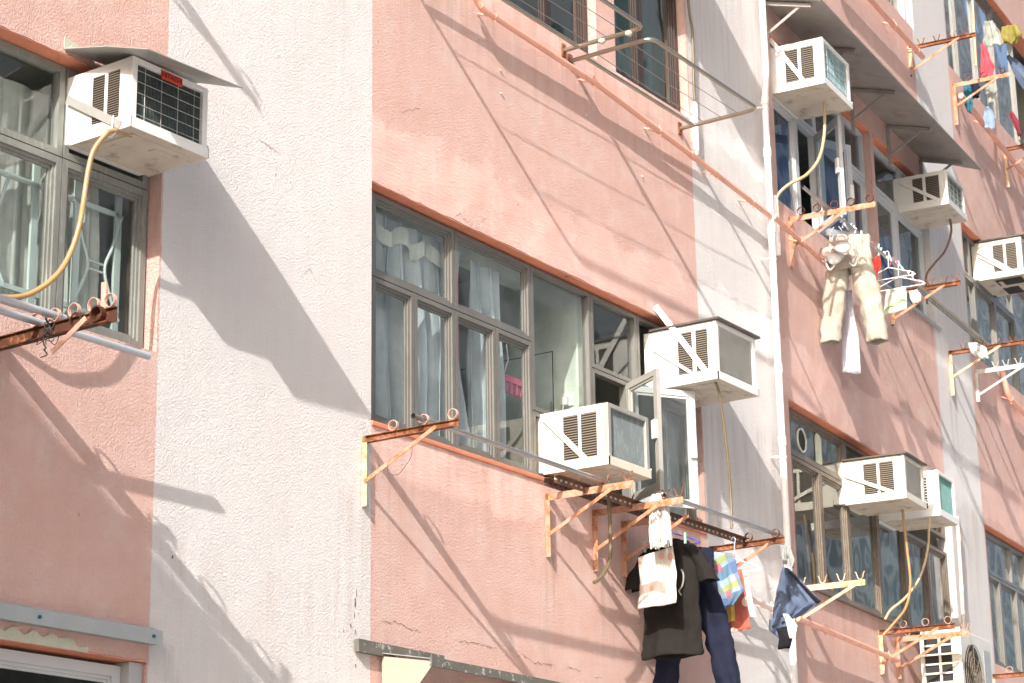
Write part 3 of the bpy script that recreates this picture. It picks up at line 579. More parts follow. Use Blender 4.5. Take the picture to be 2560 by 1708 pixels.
# ------------------------------------------------------------------ air conditioners
def ac(label, bay, u0, u1, z0, z1, wf, front='fin', fmat='fin', body='acwhite', strut=None, lv=((.29, .53), (.59, .83)), lz=(.11, .87), slats=18, hood=None, hose=None, hosem='hosey', hr=.011, wb=-.1, badge=False, panh=.05, dark_under=False, slatm='slat', fbody=None, group='window air conditioners'):
    W = u1 - u0; H = z1 - z0; D = wf - wb
    t = thing('air_conditioner', label, 'air conditioner', bay, u0, 0, z0, group)
    c = MB(); th = .012
    # casing with a real front opening
    c.box(0, W, wb, wf - .03, 0, H)
    c.build('casing', body, t, bevel=.006)
    f = MB(); fr = .035
    f.box(0, fr, wf - .0295, wf, 0, H); f.box(W - fr, W, wf - .0295, wf, 0, H); f.box(fr, W - fr, wf - .0295, wf, 0, fr * .8); f.box(fr, W - fr, wf - .0295, wf, H - fr * .8, H)
    f.build('front_frame', fbody or body, t, bevel=.003)
    if front == 'louver':
        g = MB(); n = 22
        for i in range(n):
            z = fr + (H - 2 * fr) * (i + .5) / n; g.bar((fr, wf - .017, z), (W - fr, wf - .017, z), .011, .004, (0, .6, 1))
        g.box(fr, W - fr, wf - .0285, wf - .027, fr * .8, H - fr * .8)
        g.build('front_grille', fmat, t)
    else:
        g = MB(); n = 46
        g.box(fr, W - fr, wf - .0285, wf - .022, fr * .8, H - fr * .8)
        for i in range(n):
            u = fr + (W - 2 * fr) * (i + .5) / n; g.box(u - .0015, u + .0015, wf - .022, wf - .017, fr * .8, H - fr * .8)
        g.build('coil', fmat, t)
        g = MB()
        for i in range(1, 5): u = fr + (W - 2 * fr) * (i - .5) / 4; g.tube([(u, wf - .006, fr * .6), (u, wf - .006, H - fr * .6)], .0016, 5)
        for i in range(1, 6): z = fr + (H - 2 * fr) * (i - .5) / 5; g.tube([(fr * .6, wf - .004, z), (W - fr * .6, wf - .004, z)], .0016, 5)
        if front == 'guard': g.build('wire_guard', 'wire', t)
    for a, b in lv:
        wa, wb2 = wb + .07 + (wf - wb - .07) * a, wb + .07 + (wf - wb - .07) * b
        s = MB(); za, zb = H * lz[0], H * lz[1]
        s.box(-.0015, .004, wa, wb2, za, zb); p = s.build('side_vent', 'dark', t)
        q = MB()
        for i in range(slats):
            z = za + (zb - za) * (i + .5) / slats; hgt = (zb - za) / slats
            q.bar((-.0045, wa, z), (-.0045, wb2, z), hgt * .45, .0016, (1, 0, -.7))
        q.build('slats', slatm, p)
    pm = MB(); e = .008
    pm.box(-e, 0 - .0005, wb + .06, wf + e, -.012, panh); pm.box(W + .0005, W + e, wb + .06, wf + e, -.012, panh); pm.box(-e, W + e, wf + .0005, wf + e, -.012, panh * .8)
    pm.build('base_rim', body, t)
    um = MB(); um.box(-e + .003, W + e - .003, wb + .065, wf + e - .003, -.014, -.001)
    um.box(.06, W - .06, wb + .16, wf - .05, -.019, -.0141); um.box(.10, W * .55, wb + .22, wb + .26, -.024, -.0191); um.box(W * .5, W - .1, wf - .14, wf - .09, -.024, -.0191)
    um.build('underside', 'acpan', t, bevel=.002)
    if dark_under:
        MB().box(.05, W * .42, wb + .2, wf - .04, -.0215, -.0195).build('underside_vent', 'dark', t); MB().box(W * .55, W * .95, wb + .2, wf - .04, -.0215, -.0195).build('underside_vent', 'dark', t)
    for k, s_ in enumerate(strut or []):
        (wa, za), (wb_, zb_) = s_[:2]; wd = s_[2] if len(s_) > 2 else .03
        MB().bar((-.016, wa, za), (-.012, wb_, zb_), wd, .004).build('support_strut', s_[3] if len(s_) > 3 else body, t)
    if hood == 'flat':
        MB().box(-.02, W + .025, wb + .05, wf + .03, H + .001, H + .014).build('hood', 'hood', t)
    if hose:
        MB().tube(smooth_path(hose, 9), hr, 8).build('drain_hose', hosem, t)
    if badge:
        bz = H - .05; b = MB().box(W * .36, W * .64, wf + .0005, wf + .006, bz - .005, bz + .04).build('badge', 'badge', t, bevel=.004)
        cu = bpy.data.curves.new('lettering', 'FONT'); cu.body = 'HITACHI'; cu.size = .034; cu.align_x = 'CENTER'; cu.align_y = 'CENTER'; cu.extrude = .0006
        tmp = bpy.data.objects.new('lettering', cu); COL.objects.link(tmp); dg = bpy.context.evaluated_depsgraph_get()
        me = bpy.data.meshes.new_from_object(tmp.evaluated_get(dg)); bpy.data.objects.remove(tmp); me.materials.clear(); me.materials.append(G['ink'])
        lo = bpy.data.objects.new('lettering', me); COL.objects.link(lo); lo.parent = b
        lo.location = (W * .5, -(wf + .0068), bz + .0175); lo.rotation_euler = (pi / 2, 0, 0)
    return t
a1 = ac('large white window air conditioner with red badge under a bent grey canopy on the left', B_L, -2.20, -1.69, -.435, -.088, .355, 'guard', 'fin', 'acwhite', [((-.06, .225), (.30, .005), .042, 'metalgrey')],
   lv=((.33, .53), (.59, .79)), lz=(.17, .86), slats=20, badge=True, wb=-.1,
   hose=[(.08, .28, -.012), (.02, .27, -.012), (-.03, .26, -.02), (-.055, .25, -.045), (-.085, .21, -.12), (-.105, .20, -.22), (-.125, .20, -.37), (-.135, .19, -.495), (-.17, .18, -.63), (-.225, .17, -.74), (-.305, .15, -.83), (-.405, .13, -.895), (-.535, .09, -.915), (-.8, .07, -.90)], hosem='hosey', hr=.013)
MB().tube(smooth_path([(-.02, .26, .06), (-.025, .26, .0), (-.03, .25, -.035), (-.01, .27, -.02), (-.03, .25, -.05), (-.05, .25, -.02)], 5), .004, 6).build('cord', 'plasticw', a1)
th_ = thing('canopy_sheet', 'bent grey metal sheet canopy over the badged air conditioner on the left', 'canopy', B_L, -2.22, 0, -.455)
m = MB(); m.add([(-.09, .004, .457), (.53, .004, .478), (.53, .30, .415), (.53, .58, .315), (-.11, .58, .29), (-.10, .3, .385)], [(0, 1, 2, 5), (5, 2, 3, 4)])
m.build('sheet', 'metalgrey', th_, solid=.004)
MB().add([(-.09, .005, .46), (.10, .005, .468), (.04, .005, .495), (-.09, .005, .515)], [(0, 1, 2, 3)]).build('wall_flange', 'lichen', th_, solid=.004)

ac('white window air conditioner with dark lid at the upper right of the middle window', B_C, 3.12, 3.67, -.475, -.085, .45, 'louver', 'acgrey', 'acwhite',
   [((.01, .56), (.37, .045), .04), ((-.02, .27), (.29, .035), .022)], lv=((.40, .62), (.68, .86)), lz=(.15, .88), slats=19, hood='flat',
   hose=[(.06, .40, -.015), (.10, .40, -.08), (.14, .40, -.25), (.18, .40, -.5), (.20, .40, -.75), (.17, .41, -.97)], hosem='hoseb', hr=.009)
ac('white window air conditioner sitting low in the middle window, facing streaked grey fins', B_C, 1.77, 2.25, -1.30, -.93, .42, 'plain', 'finpale', 'accream',
   [((-.03, .34), (.28, .025), .034)], fbody='alupale', lv=((.30, .53), (.58, .82)), lz=(.12, .88), slats=18,
   hose=[(.30, .22, -.015), (.31, .22, -.12), (.32, .22, -.3), (.31, .22, -.5), (.22, .22, -.62), (.12, .22, -.68)], hosem='hoseb', hr=.012)
ac('white window air conditioner with blue finned front, highest one beside the vertical white pipe', B_R, .24, .84, 2.345, 2.72, .40, 'guard', 'finblue', 'acwhite',
   [((-.03, .46), (.26, .0), .032)], lv=((.28, .52), (.58, .82)), lz=(.14, .86), slats=16,
   hose=[(.34, .27, -.012), (.33, .27, -.12), (.28, .27, -.33), (.16, .26, -.55), (-.02, .22, -.73), (-.16, .12, -.84), (-.20, .05, -.92), (-.205, .03, -1.0)], hosem='hosep', hr=.013)
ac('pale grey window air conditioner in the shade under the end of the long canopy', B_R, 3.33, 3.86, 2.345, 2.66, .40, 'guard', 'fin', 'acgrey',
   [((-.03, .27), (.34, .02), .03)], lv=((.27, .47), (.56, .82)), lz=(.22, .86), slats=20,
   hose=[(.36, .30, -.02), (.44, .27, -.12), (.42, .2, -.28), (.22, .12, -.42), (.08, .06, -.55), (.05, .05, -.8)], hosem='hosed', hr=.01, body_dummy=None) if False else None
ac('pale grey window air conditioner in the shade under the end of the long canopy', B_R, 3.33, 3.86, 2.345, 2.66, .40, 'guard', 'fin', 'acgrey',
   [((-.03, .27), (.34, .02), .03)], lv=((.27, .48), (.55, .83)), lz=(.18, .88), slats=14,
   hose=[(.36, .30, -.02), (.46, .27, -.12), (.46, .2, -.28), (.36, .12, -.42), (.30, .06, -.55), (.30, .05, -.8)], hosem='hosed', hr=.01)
ac('white window air conditioner with open dark underside at the far right edge', B_R, 5.72, 6.3, 2.38, 2.76, .40, 'louver', 'acgrey', 'accream',
   [((-.03, .29), (.30, .03), .03), ((-.03, .24), (.27, .02), .02)], lv=((.34, .58), (.64, .88)), lz=(.14, .86), slats=16, dark_under=True, hood='flat')
ac('white window air conditioner under a dark lid in the lower right window', B_R, 1.41, 1.88, -.675, -.34, .45, 'louver', 'acgrey', 'accream',
   [((-.03, .22), (.38, .03), .028)], lv=((.31, .53), (.58, .81)), lz=(.12, .88), slats=16, hood='flat',
   hose=[(.35, .30, -.01), (.36, .3, -.12), (.40, .3, -.35), (.42, .3, -.6), (.42, .25, -.78), (.42, .14, -.9), (.40, .06, -.98)], hosem='hosey', hr=.011)
ac('smaller white air conditioner with teal finned front beside the lidded lower right one', B_R, 2.26, 2.71, -.655, -.29, .45, 'plain', 'finteal', 'acwhite',
   None, lv=((.50, .80),), lz=(.12, .88), slats=12, slatm='wire', hood=None,
   hose=[(.0, .36, -.02), (-.04, .36, -.12), (-.06, .34, -.3), (-.12, .28, -.52), (-.20, .18, -.68), (-.28, .08, -.78), (-.32, .04, -.86)], hosem='hosep', hr=.011)
# guessed unit added on the storey above, unseen, to throw shadow into the view
ac('unseen white air conditioner added above the middle bay to cast its shadow', B_C, 2.62, 3.14, 3.05, 3.42, .62, 'louver', 'acgrey', 'acwhite', hood='flat')
# condenser
t = thing('air_conditioner', 'tall outdoor condenser with round fan grille at the bottom right corner', 'air conditioner', B_R, 2.55, .12, -2.25, 'outdoor condensers')
m = MB(); m.box(0, .85, 0, .33, 0, .72); m.build('casing', 'acgrey', t, bevel=.012)
m = MB()
m.box(-.003, .0, .03, .30, .05, .67); m.build('side_coil', 'dark', t)
m = MB()
for i in range(9): m.box(-.014, -.004, .01, .32, .06 + i * .075, .075 + i * .075)
for w_ in (.01, .16, .31): m.box(-.018, -.0145, w_ - .01, w_ + .01, .04, .69)
m.build('side_guard', 'accream', t)
m = MB().box(-.006, .0, .255, .335, .0, .725); m.build('corner_post', 'accream', t)
m = MB(); m.add([(.30 + .24 * cos(i * pi / 16), .333, .36 + .26 * sin(i * pi / 16)) for i in range(32)], [tuple(range(32))]); m.build('fan_opening', 'dark', t, recalc=False)
m = MB()
for k in range(1, 6): m.tube([(.30 + .048 * k * cos(i * pi / 14), .345, .36 + .052 * k * sin(i * pi / 14)) for i in range(28)], .003, 5, closed=True)
for k in range(8): m.tube([(.30, .344, .36), (.30 + .24 * cos(k * pi / 4), .344, .36 + .26 * sin(k * pi / 4))], .003, 5)
m.build('fan_guard', 'slat', t)
m = MB()
for k in range(3):
    a = k * 2 * pi / 3; m.add([(.30, .336, .36), (.30 + .2 * cos(a - .5), .334, .36 + .2 * sin(a - .5)), (.30 + .22 * cos(a), .339, .36 + .22 * sin(a)), (.30 + .2 * cos(a + .4), .342, .36 + .2 * sin(a + .4))], [(0, 1, 2, 3)])
m.build('fan_blades', 'slat', t, recalc=False)
m = MB().box(.62, .80, .331, .334, .30, .62); m.build('side_panel', 'slategrey', t)
MB().box(.70, .78, .335, .350, .10, .14).build('handle', 'dark', t)
t2 = thing('condenser_bracket', 'red and pink steel wall frame holding the tall condenser', 'bracket', B_R, 2.55, 0, -2.27)
MB().bar((.05, .0, -.0), (.05, .45, -.0), .04, .03).build('arm', 'rustlight', t2); MB().bar((.78, .0, -.0), (.78, .45, -.0), .04, .03).build('arm', 'rustlight', t2)

# ------------------------------------------------------------------ drying-rack brackets
def bracket(label, bay, u, z, L=.61, leg=.36, mat='rust', style='web', hooks='ring', n=3, hw=None, bw=None, hm=None, ring_r=.026, brace_w=.49, group='clothes-pole brackets', tail=False):
    t = thing('pole_bracket', label, 'bracket', bay, u, 0, z, group)
    b = MB(); hgt = .066 if mat == 'rustheavy' else .042; hgt2 = .02
    if style == 'channel':
        b.box(0, .004, .004, L, -hgt, 0); b.box(-.03, 0, .004, L - .03, -hgt, -hgt + .004); b.box(-.012, 0, .004, L, -.004, 0)
    else:
        b.box(-.002, .002, .004, L, -hgt, 0); b.box(.002, .032, .004, L - .02, -.004, 0)
    b.build('bar', mat, t)  # channel bars get the darker rust, with the top flange's shade in it
    if tail: hgt2 = 0
    l = MB(); l.box(-.034, 0, .002, .006, -leg, -.002); l.box(-.034, -.030, .006, .036, -leg, -.044 if style == 'channel' else -.044)
    l.build('leg', mat if style != 'channel' else 'rustpale', t)  # channel legs are paler, sun glare put into their colour
    if brace_w: MB().bar((-.036, .02, -.26), (-.036, brace_w, -.03), .022, .005).build('brace', bw or ('rustlight' if style == 'channel' else mat), t)
    for k in (-.08, -.30): MB().tube([(-.02, .006, k), (-.02, .016, k)], .011, 6).build('bolt', 'rustheavy', t)
    hw = hw or [.19 + (L - .24) * i / max(1, n - 1) for i in range(n)]
    for x in hw:
        if hooks == 'ring':
            MB().ring((-.004, x, ring_r + .003), ring_r, .018, .003, 24).build('ring', hm or 'ring', t)
        else:
            f = MB()
            for s in (-1, 1):
                pts = smooth_path([(0, x, .0), (0, x + s * .016, .012), (0, x + s * .022, .03), (0, x + s * .028, .05), (0, x + s * .036, .058)], 4)
                f.tube(pts, .0045, 6)
            f.build('hook', hm or mat, t)
    return t
G1 = 'clothes-pole brackets'
b1 = bracket('heavily rusted channel bracket with wire and loops under the left window', B_L, -2.61, -1.497, .735, .42, 'rustheavy', 'channel', 'ring', hw=[.24, .36, .48, .60, .70], brace_w=0, ring_r=.029)
MB().bar((-.03, .38, -.145), (-.03, .58, -.03), .026, .005).build('broken_brace', 'ring', b1)
m = MB(); m.bar((.0, .655, -.02), (-.012, .665, .12), .03, .005, (1, 0, 0)); m.build('upright_plate', 'ring', b1)
for k, x in enumerate((.50, .64)): MB().ring((-.012, x, -.02), .03, .012 if k == 0 else .04, .007, 14).build('strap', 'rustheavy', b1)
m = MB()
for q in range(5):
    pts = [(-.02 + .05 * random.uniform(-1, 1), .34 + .05 * random.uniform(-1, 1), -.05 + random.uniform(-.06, .07)) for _ in range(5)]; m.tube(smooth_path(pts, 5), .0022, 5)
m.tube(smooth_path([(-.03, .33, -.03), (-.035, .33, -.09), (-.03, .34, -.12), (-.045, .345, -.13), (-.03, .35, -.15), (-.05, .33, -.165)], 5), .0035, 6)
m.build('tie_wire', 'hood', b1)
b2 = bracket('rusty channel bracket with three pink loops below the left end of the middle window', B_C, -.05, -1.445, .61, .39, 'rust', 'channel', 'ring', hw=[.19, .392, .578], bw='rustlight')
MB().tube(smooth_path([(-.04, .34, -.10), (-.04, .335, -.16), (-.04, .31, -.20), (-.04, .25, -.25), (-.04, .19, -.24), (-.04, .18, -.19), (-.04, .2, -.16)], 6), .0015, 5).build('loose_wire', 'hood', b2)
bracket('pale pink bracket with curled iron hooks under the low middle air conditioner', B_C, 1.74, -1.44, .60, .39, 'rustlight', 'web', 'fork', hw=[.20, .40, .56], hm='rust')
bracket('pale pink bracket carrying the white mop, right of the low air conditioner', B_C, 2.277, -1.445, .628, .39, 'rustlight', 'web', 'fork', hw=[.25, .50, .60], hm='rust')
bracket('short plain pink bracket half hidden behind the mop bracket', B_C, 2.62, -1.46, .32, .36, 'rustlight', 'web', 'fork', hw=[.2])
bracket('rust red bracket at the right end of the black shirt laundry row', B_C, 3.74, -1.445, .56, .36, 'rust', 'channel', 'ring', hw=[.30, .50], hm='rust')
bracket('pale rusted bracket with five loops above the khaki trousers', B_R, .385, 1.365, .69, .42, 'rustlight', 'web', 'ring', hw=[.10, .23, .37, .50, .65], hm='rust', ring_r=.028)
bracket('dark rusty bracket with iron prongs at the right end of the khaki trousers row', B_R, 2.743, 1.42, .62, .30, 'rust', 'channel', 'fork', hw=[.22, .36, .48, .58], hm='rust')
bracket('rusty bracket holding a small white rag on the narrow white pier', B_R, 4.36, 1.30, .70, .43, 'rust', 'channel', 'fork', hw=[.14, .30, .45, .6], hm='rust', bw='rustpale')
bracket('silver grey bracket behind the rag bracket near the right edge', B_R, 5.177, 1.32, .50, .32, 'galv', 'web', 'fork', hw=[.2, .3, .42], hm='galv')
bracket('cream painted bracket with prongs beside the hanging jeans', B_R, .076, -1.535, .535, .27, 'rustpale', 'web', 'fork', hw=[.06, .22, .36, .50], hm='rustpale')
bracket('rust red bracket with three loops left of the condenser', B_R, 1.90, -1.60, .61, .35, 'rust', 'channel', 'ring', hw=[.20, .38, .56], hm='ring', bw='rustlight')
bracket('pale pink bracket in front of the condenser with one upright prong', B_R, 2.30, -1.60, .60, .34, 'rustlight', 'web', 'fork', hw=[.10, .57], hm='rustlight', bw='rustlight')
bracket('rusty bracket with bent prongs beside the top right slanted pipe', B_R, 3.80, 4.11, .635, .22, 'rust', 'channel', 'fork', hw=[.12, .27, .42, .54], hm='rust', bw='rustlight')
bracket('pale pink bracket with three loops under the top right laundry', B_R, 5.174, 4.25, .575, .45, 'rustlight', 'web', 'ring', hw=[.16, .32, .50], hm='rust')
bracket('rusted red bracket at the right edge below the top right window', B_R, 6.92, 4.17, .5, .45, 'rust', 'channel', 'fork', hw=[.2, .4])
bracket('rust brown bracket with loops in the bottom right corner', B_R, 4.95, -1.585, .5, .3, 'rust', 'channel', 'ring', hw=[.17, .36], hm='ring')
bracket('rusted bracket on the storey above the left bay', B_L, -2.73, 1.43, .61, .36, 'rust', 'channel', 'ring', hw=[.19, .39, .58])

# poles and rails
def pole(label, bay, u0, u1, w_, z, r, mat, name='clothes_pole', w1=None, z1=None):
    o = MB(); o.pipe_open([(0, 0, 0), (u1 - u0, (w1 or w_) - w_, (z1 or z) - z)], r, 12); o.tube([(u1 - u0, (w1 or w_) - w_, (z1 or z) - z), (u1 - u0 + .002, (w1 or w_) - w_, (z1 or z) - z)], r, 12)
    return place(o.build(name, mat), label, 'pole', bay, u0, w_, z, 'clothes poles')
pole('grey pole lying in a loop of the rusted channel bracket', B_L, -5.0, -2.56, .36, -1.465, .017, 'polegrey', w1=.36)
pole('long grey pole below the left window sill ending at the white pier', B_L, -5.0, -1.94, .26, -1.478, .017, 'polegrey')
pole('steel pole running from the three-loop bracket to below the low air conditioner', B_C, -.15, 1.80, .39, -1.415, .015, 'steelpole')
pole('bare steel pole over the black shirt between mop and red bracket', B_C, 2.27, 3.82, .50, -1.42, .014, 'steelpole')
pole('dark pole crowded with pegs above the khaki trousers', B_R, -.14, 2.80, .31, 1.388, .014, 'steelpole')
pole('thin bamboo coloured pole hanging among the top right laundry', B_R, 4.98, 5.0, .30, 4.30, .012, 'hosep', w1=.34, z1=6.2)
def slot_mat(name, base, hole):
    m, T, N, L, P = new_mat(name); tc = N.new('ShaderNodeTexCoord').outputs['Object']; s = N.new('ShaderNodeSeparateXYZ'); L.new(tc, s.inputs[0])
    a = mathn(N, L, 'LESS_THAN', mathn(N, L, 'FRACT', mathn(N, L, 'MULTIPLY', s.outputs[0], 18.)), .42)
    b = mathn(N, L, 'LESS_THAN', mathn(N, L, 'ABSOLUTE', mathn(N, L, 'ADD', s.outputs[2], .022)), .006)
    c = mixc(N, L, ramp(N, L, noise(N, L, tc, 12, 5, .7), .4, .6), base, tuple(v * .5 for v in base))
    L.new(mixc(N, L, mathn(N, L, 'MULTIPLY', a, b), c, hole), P.inputs['Base Color']); P.inputs['Roughness'].default_value = .75
    return m
G['slots_rust'] = slot_mat('slotted_rust', (.22, .12, .08), (.60, .52, .42)); G['slots_dark'] = slot_mat('slotted_dark', (.16, .085, .06), (.02, .015, .012)); G['slots_galv'] = slot_mat('slotted_galvanised', (.42, .40, .36), (.78, .76, .70))
def slotted(label, bay, u0, u1, w_, z, mat, slot):
    t = thing('slotted_rail', label, 'rail', bay, u0, w_, z); L = u1 - u0
    MB().box(0, L, -.002, .002, -.045, 0).build('web', slot, t); MB().box(0, L, .002, .034, -.004, 0).build('flange', mat, t)
slotted('dark rusted slotted rail under the low air conditioner and laundry', B_C, 1.40, 3.74, .27, -1.425, 'slotrust', 'slots_rust')
slotted('second dark rusted slotted rail close to the sill', B_C, 1.55, 2.75, .10, -1.39, 'slotrust', 'slots_dark')
slotted('grey slotted bar spanning between two brackets across the narrow white pier', B_R, 2.55, 4.78, .30, 1.37, 'galv', 'slots_galv')

# folding drying racks on the upper sill
def rack(label, u0, u1, z, L):
    t = thing('drying_rack', label, 'drying rack', B_C, u0, 0, z, 'fold-out drying racks'); W = u1 - u0; r = .06
    pts = [(0, .0, 0), (0, L - r, .0)] + [(r - r * cos(a), L - r + r * sin(a), 0) for a in (pi / 6, pi / 3, pi / 2)] + [(W - r + r * sin(a), L - r + r * cos(a), 0) for a in (0, pi / 6, pi / 3, pi / 2)] + [(W, 0, 0)]
    MB().tube(pts, .0145, 12).build('frame', 'steel', t)
    MB().tube([(0, .12, -.004), (W, .12, -.004)], .013, 10).build('back_tube', 'steel', t)
    for x in (.20, .34, .47): MB().tube([(-.002, x, .004), (W * .5, x, -.004), (W + .002, x, .004)], .0026, 6).build('wire', 'wirethin', t)
    for u in (0, W): MB().box(u - .02, u + .02, .002, .012, -.045, .045).build('wall_plate', 'rust', t)
    return t
r1 = rack('steel tube drying rack with tape lumps under the left upper window', .13, 2.03, 1.55, .61)
for x in (.30, .50): MB().tube([(1.9 + .0, x - .02, -.004), (1.9, x, -.012), (1.9, x + .022, -.004)], [.016, .022, .014], 8).build('tape', 'lichen', r1)
rack('steel tube drying rack with three wires reaching over the white pier', 2.11, 3.545, 1.505, .62)

# ------------------------------------------------------------------ pipes
def pipe(name, label, bay, pts, r, mat, clamps=(), collars=(), z_at=None, smooth=0):
    p0 = pts[0]; t = thing(name, label, 'pipe', bay, *p0)
    q = [(p[0] - p0[0], p[1] - p0[1], p[2] - p0[2]) for p in pts]
    MB().tube(smooth_path(q, smooth) if smooth else q, r, 14).build('pipe_run', mat, t)
    def at(s):
        tot = 0; seg = [(Vector(b) - Vector(a)).length for a, b in zip(q, q[1:])]; d = s * sum(seg)
        for a, b, l in zip(q, q[1:], seg):
            if d <= l: return Vector(a).lerp(Vector(b), d / l), (Vector(b) - Vector(a)).normalized()
            d -= l
        return Vector(q[-1]), (Vector(q[-1]) - Vector(q[-2])).normalized()
    for s in collars:
        p, d = at(s); MB().tube([p - d * .035, p + d * .035], r * 1.22, 14).build('collar', mat, t)
    for s in clamps:
        p, d = at(s); m = MB(); m.tube([p - d * .009, p + d * .009], r * 1.18, 12)
        if abs(d.z) > .7: m.tube([(p.x - r * 1.1, p.y, p.z), (p.x - r * 1.1 - .02, -pts[0][1] + .002, p.z)], .008, 6)
        else:
            m.tube([(p.x - .03, p.y, p.z - .01), (p.x - .06, -p0[1] + .002, p.z + .02)], .007, 6); m.tube([(p.x, p.y, p.z + r), (p.x, p.y + .005, p.z + r + .022)], .006, 6); m.tube([(p.x, p.y, p.z - r), (p.x, p.y + .005, p.z - r - .022)], .006, 6)
        m.build('clamp', mat, t)
    return t
pipe('drain_pipe', 'tall vertical white pipe running the full height of the view', B_C, [(4.80, .075, 6), (4.80, .075, 2.35), (4.755, .075, 2.1), (4.755, .075, -5.97)], .025, 'whitepipe', clamps=[.33, .43, .555], collars=[.325, .36, .41, .50, .545, .62])
pipe('drain_pipe', 'long slanting pink pipe crossing below the upper windows', B_C, [(.92, .07, 1.50), (.955, .08, 1.445), (1.02, .085, 1.425), (2.3, .085, 1.392), (3.64, .085, 1.285), (4.72, .085, 1.185)], .020, 'pinkpipe', clamps=[.06, .36, .58, .79, .93], collars=[.03, .70])
pipe('drain_pipe', 'short pink pipe continuing right of the vertical white pipe behind laundry', B_R, [(-.16, .085, 1.185), (1.1, .085, 1.12)], .020, 'pinkpipe', clamps=[.45])
pipe('drain_pipe', 'pale slanting pipe meeting the white pipe beside the jeans', B_C, [(3.70, .085, -1.72), (4.68, .085, -1.79)], .021, 'palepink', clamps=[.75])
pipe('drain_pipe', 'slanting pink pipe below the lower right window ending at the rust red bracket', B_R, [(-.10, .085, -1.795), (2.05, .085, -1.825)], .021, 'pinkpipe', clamps=[.25, .9])
pipe('drain_pipe', 'thin white pipe stub with a brown hose in it right of the upper windows', B_C, [(3.735, .03, 1.76), (3.735, .03, 1.36)], .020, 'whitepipe')
o = MB().tube(smooth_path([(0, 0, 0), (.0, 0, .35), (.01, .0, .7), (-.03, .0, .9), (-.05, 0, 1.4), (-.07, 0, 2.6)], 6), .010, 8).build('drain_hose', 'hoseb'); place(o, 'brown hose running down the white pier into a thin white pipe', 'hose', B_C, 3.735, .03, 1.6)
pipe('drain_pipe', 'slanted pink pipe at the top right under the small white window', B_R, [(1.6, .08, 4.03), (3.95, .08, 4.05)], .026, 'pinkpipe', clamps=[.65, .93])
pipe('drain_pipe', 'slanted pink pipe below the top right laundry', B_R, [(5.15, .08, 4.10), (8.5, .08, 3.95)], .028, 'pinkpipe', clamps=[.22])
pipe('drain_pipe', 'pink elbow pipe stub at the right edge under the grey bracket', B_R, [(5.98, .04, 1.5), (6.0, .07, 1.28), (6.1, .08, 1.22), (7.5, .08, 1.15)], .028, 'pinkpipe', clamps=[.18])
pipe('drain_pipe', 'thin rusty pink pipe standing on the narrow white pier above the condenser', B_R, [(4.07, .05, -.30), (4.05, .05, -.8), (4.0, .05, -1.6)], .016, 'palepink', collars=[.15, .5, .75])
pipe('drain_pipe', 'white pipe stub receiving a hose left of the white framed windows', B_R, [(.035, .03, 1.42), (.035, .03, .95)], .020, 'whitepipe')

# ------------------------------------------------------------------ curtains and things behind the glass
def curtain(label, bay, u0, u1, z0, z1, w_, mat, folds=7, amp=.025, ph=0., ragged=0, gather=.0):
    m = MB(); nu, nz = 150, 20; rows = []
    for j in range(nz + 1):
        v = j / nz; r = []
        for i in range(nu + 1):
            s = i / nu; g = 1 - gather * sin(pi * min(1, v * 1.2)) * s
            th = 2 * pi * folds * s + ph + .7 * sin(3 * v + s * 4); r.append(((u1 - u0) * s * g + amp * .5 * sin(2 * th) + .012 * sin(5 * v + ph + 9 * s), amp * (sin(th) + .35 * sin(2.3 * th + ph)) * (.35 + .65 * min(1, v * 2.2)), -(z1 - z0) * v + ragged * .12 * max(0, sin(9 * s + ph)) * v ** 3))
        rows.append(r)
    o = m.grid(rows).build('curtain', mat); return place(o, label, 'curtain', bay, u0, w_, z1)
curtain('silvery satin curtain across the left third of the middle window', B_C, .18, 1.15, -1.4, -.03, -.20, 'curtain', 6, .045, .4)
o = MB().grid([[(.18 + i * .02, .02 * sin(i * .8), -.10 - .0 * i + .03 * sin(i * .5)) for i in range(46)], [(.18 + i * .02, .02 * sin(i * .8), .0 + .035 * sin(i * .5)) for i in range(46)]]).build('curtain_tape', 'lace'); place(o, 'pale sagging header tape along the top of the silvery satin curtain', 'curtain', B_C, 0, -.165, -.10)
curtain('narrow silvery satin curtain bunched in the second light of the middle window', B_C, 1.22, 1.52, -1.4, -.06, -.20, 'curtain', 3, .04, 1.2)
o = MB().grid([[(i * .008, .012 * sin(i * .9), -j * .1) for i in range(9)] for j in range(14)]).build('curtain', 'pinkc'); place(o, 'thin red strip of curtain beside the silvery satin curtain', 'curtain', B_C, 1.13, -.26, -.1)
curtain('white net curtain in the last light of the middle window', B_C, 3.50, 3.98, -1.4, -.5, -.22, 'white', 5, .02, .3)
curtain('pale lace curtain behind the grilled left window', B_L, -3.6, -2.02, -1.3, -.12, -.26, 'lace', 9, .022, .9)
curtain('ragged pale curtain hanging in the right light of the left window', B_L, -2.01, -1.80, -1.35, -.40, -.26, 'lace', 3, .02, 2.2)
curtain('bright torn curtain strip in the left window light', B_L, -2.24, -2.13, -.85, -.60, -.20, 'white', 2, .012, .2, 1)
curtain('deep blue sheet standing in for sky reflection behind the white framed casement', B_R, .62, 1.30, 1.4, 2.7, -.25, 'skyblue', 6, .025, .2)
curtain('blue sheet standing in for sky reflection behind the opened white sashes', B_R, 1.6, 2.95, 1.4, 2.35, -.25, 'skyblue', 9, .025, 1.1)
curtain('blue sheet standing in for sky reflection in the right hand white framed window', B_R, 3.0, 4.3, 1.4, 2.30, -.28, 'skyblue', 11, .022, 2.0)
curtain('teal curtain in the lower right window', B_R, 2.1, 4.3, -1.5, -.66, -.3, 'tealcurtain', 15, .02, .5)
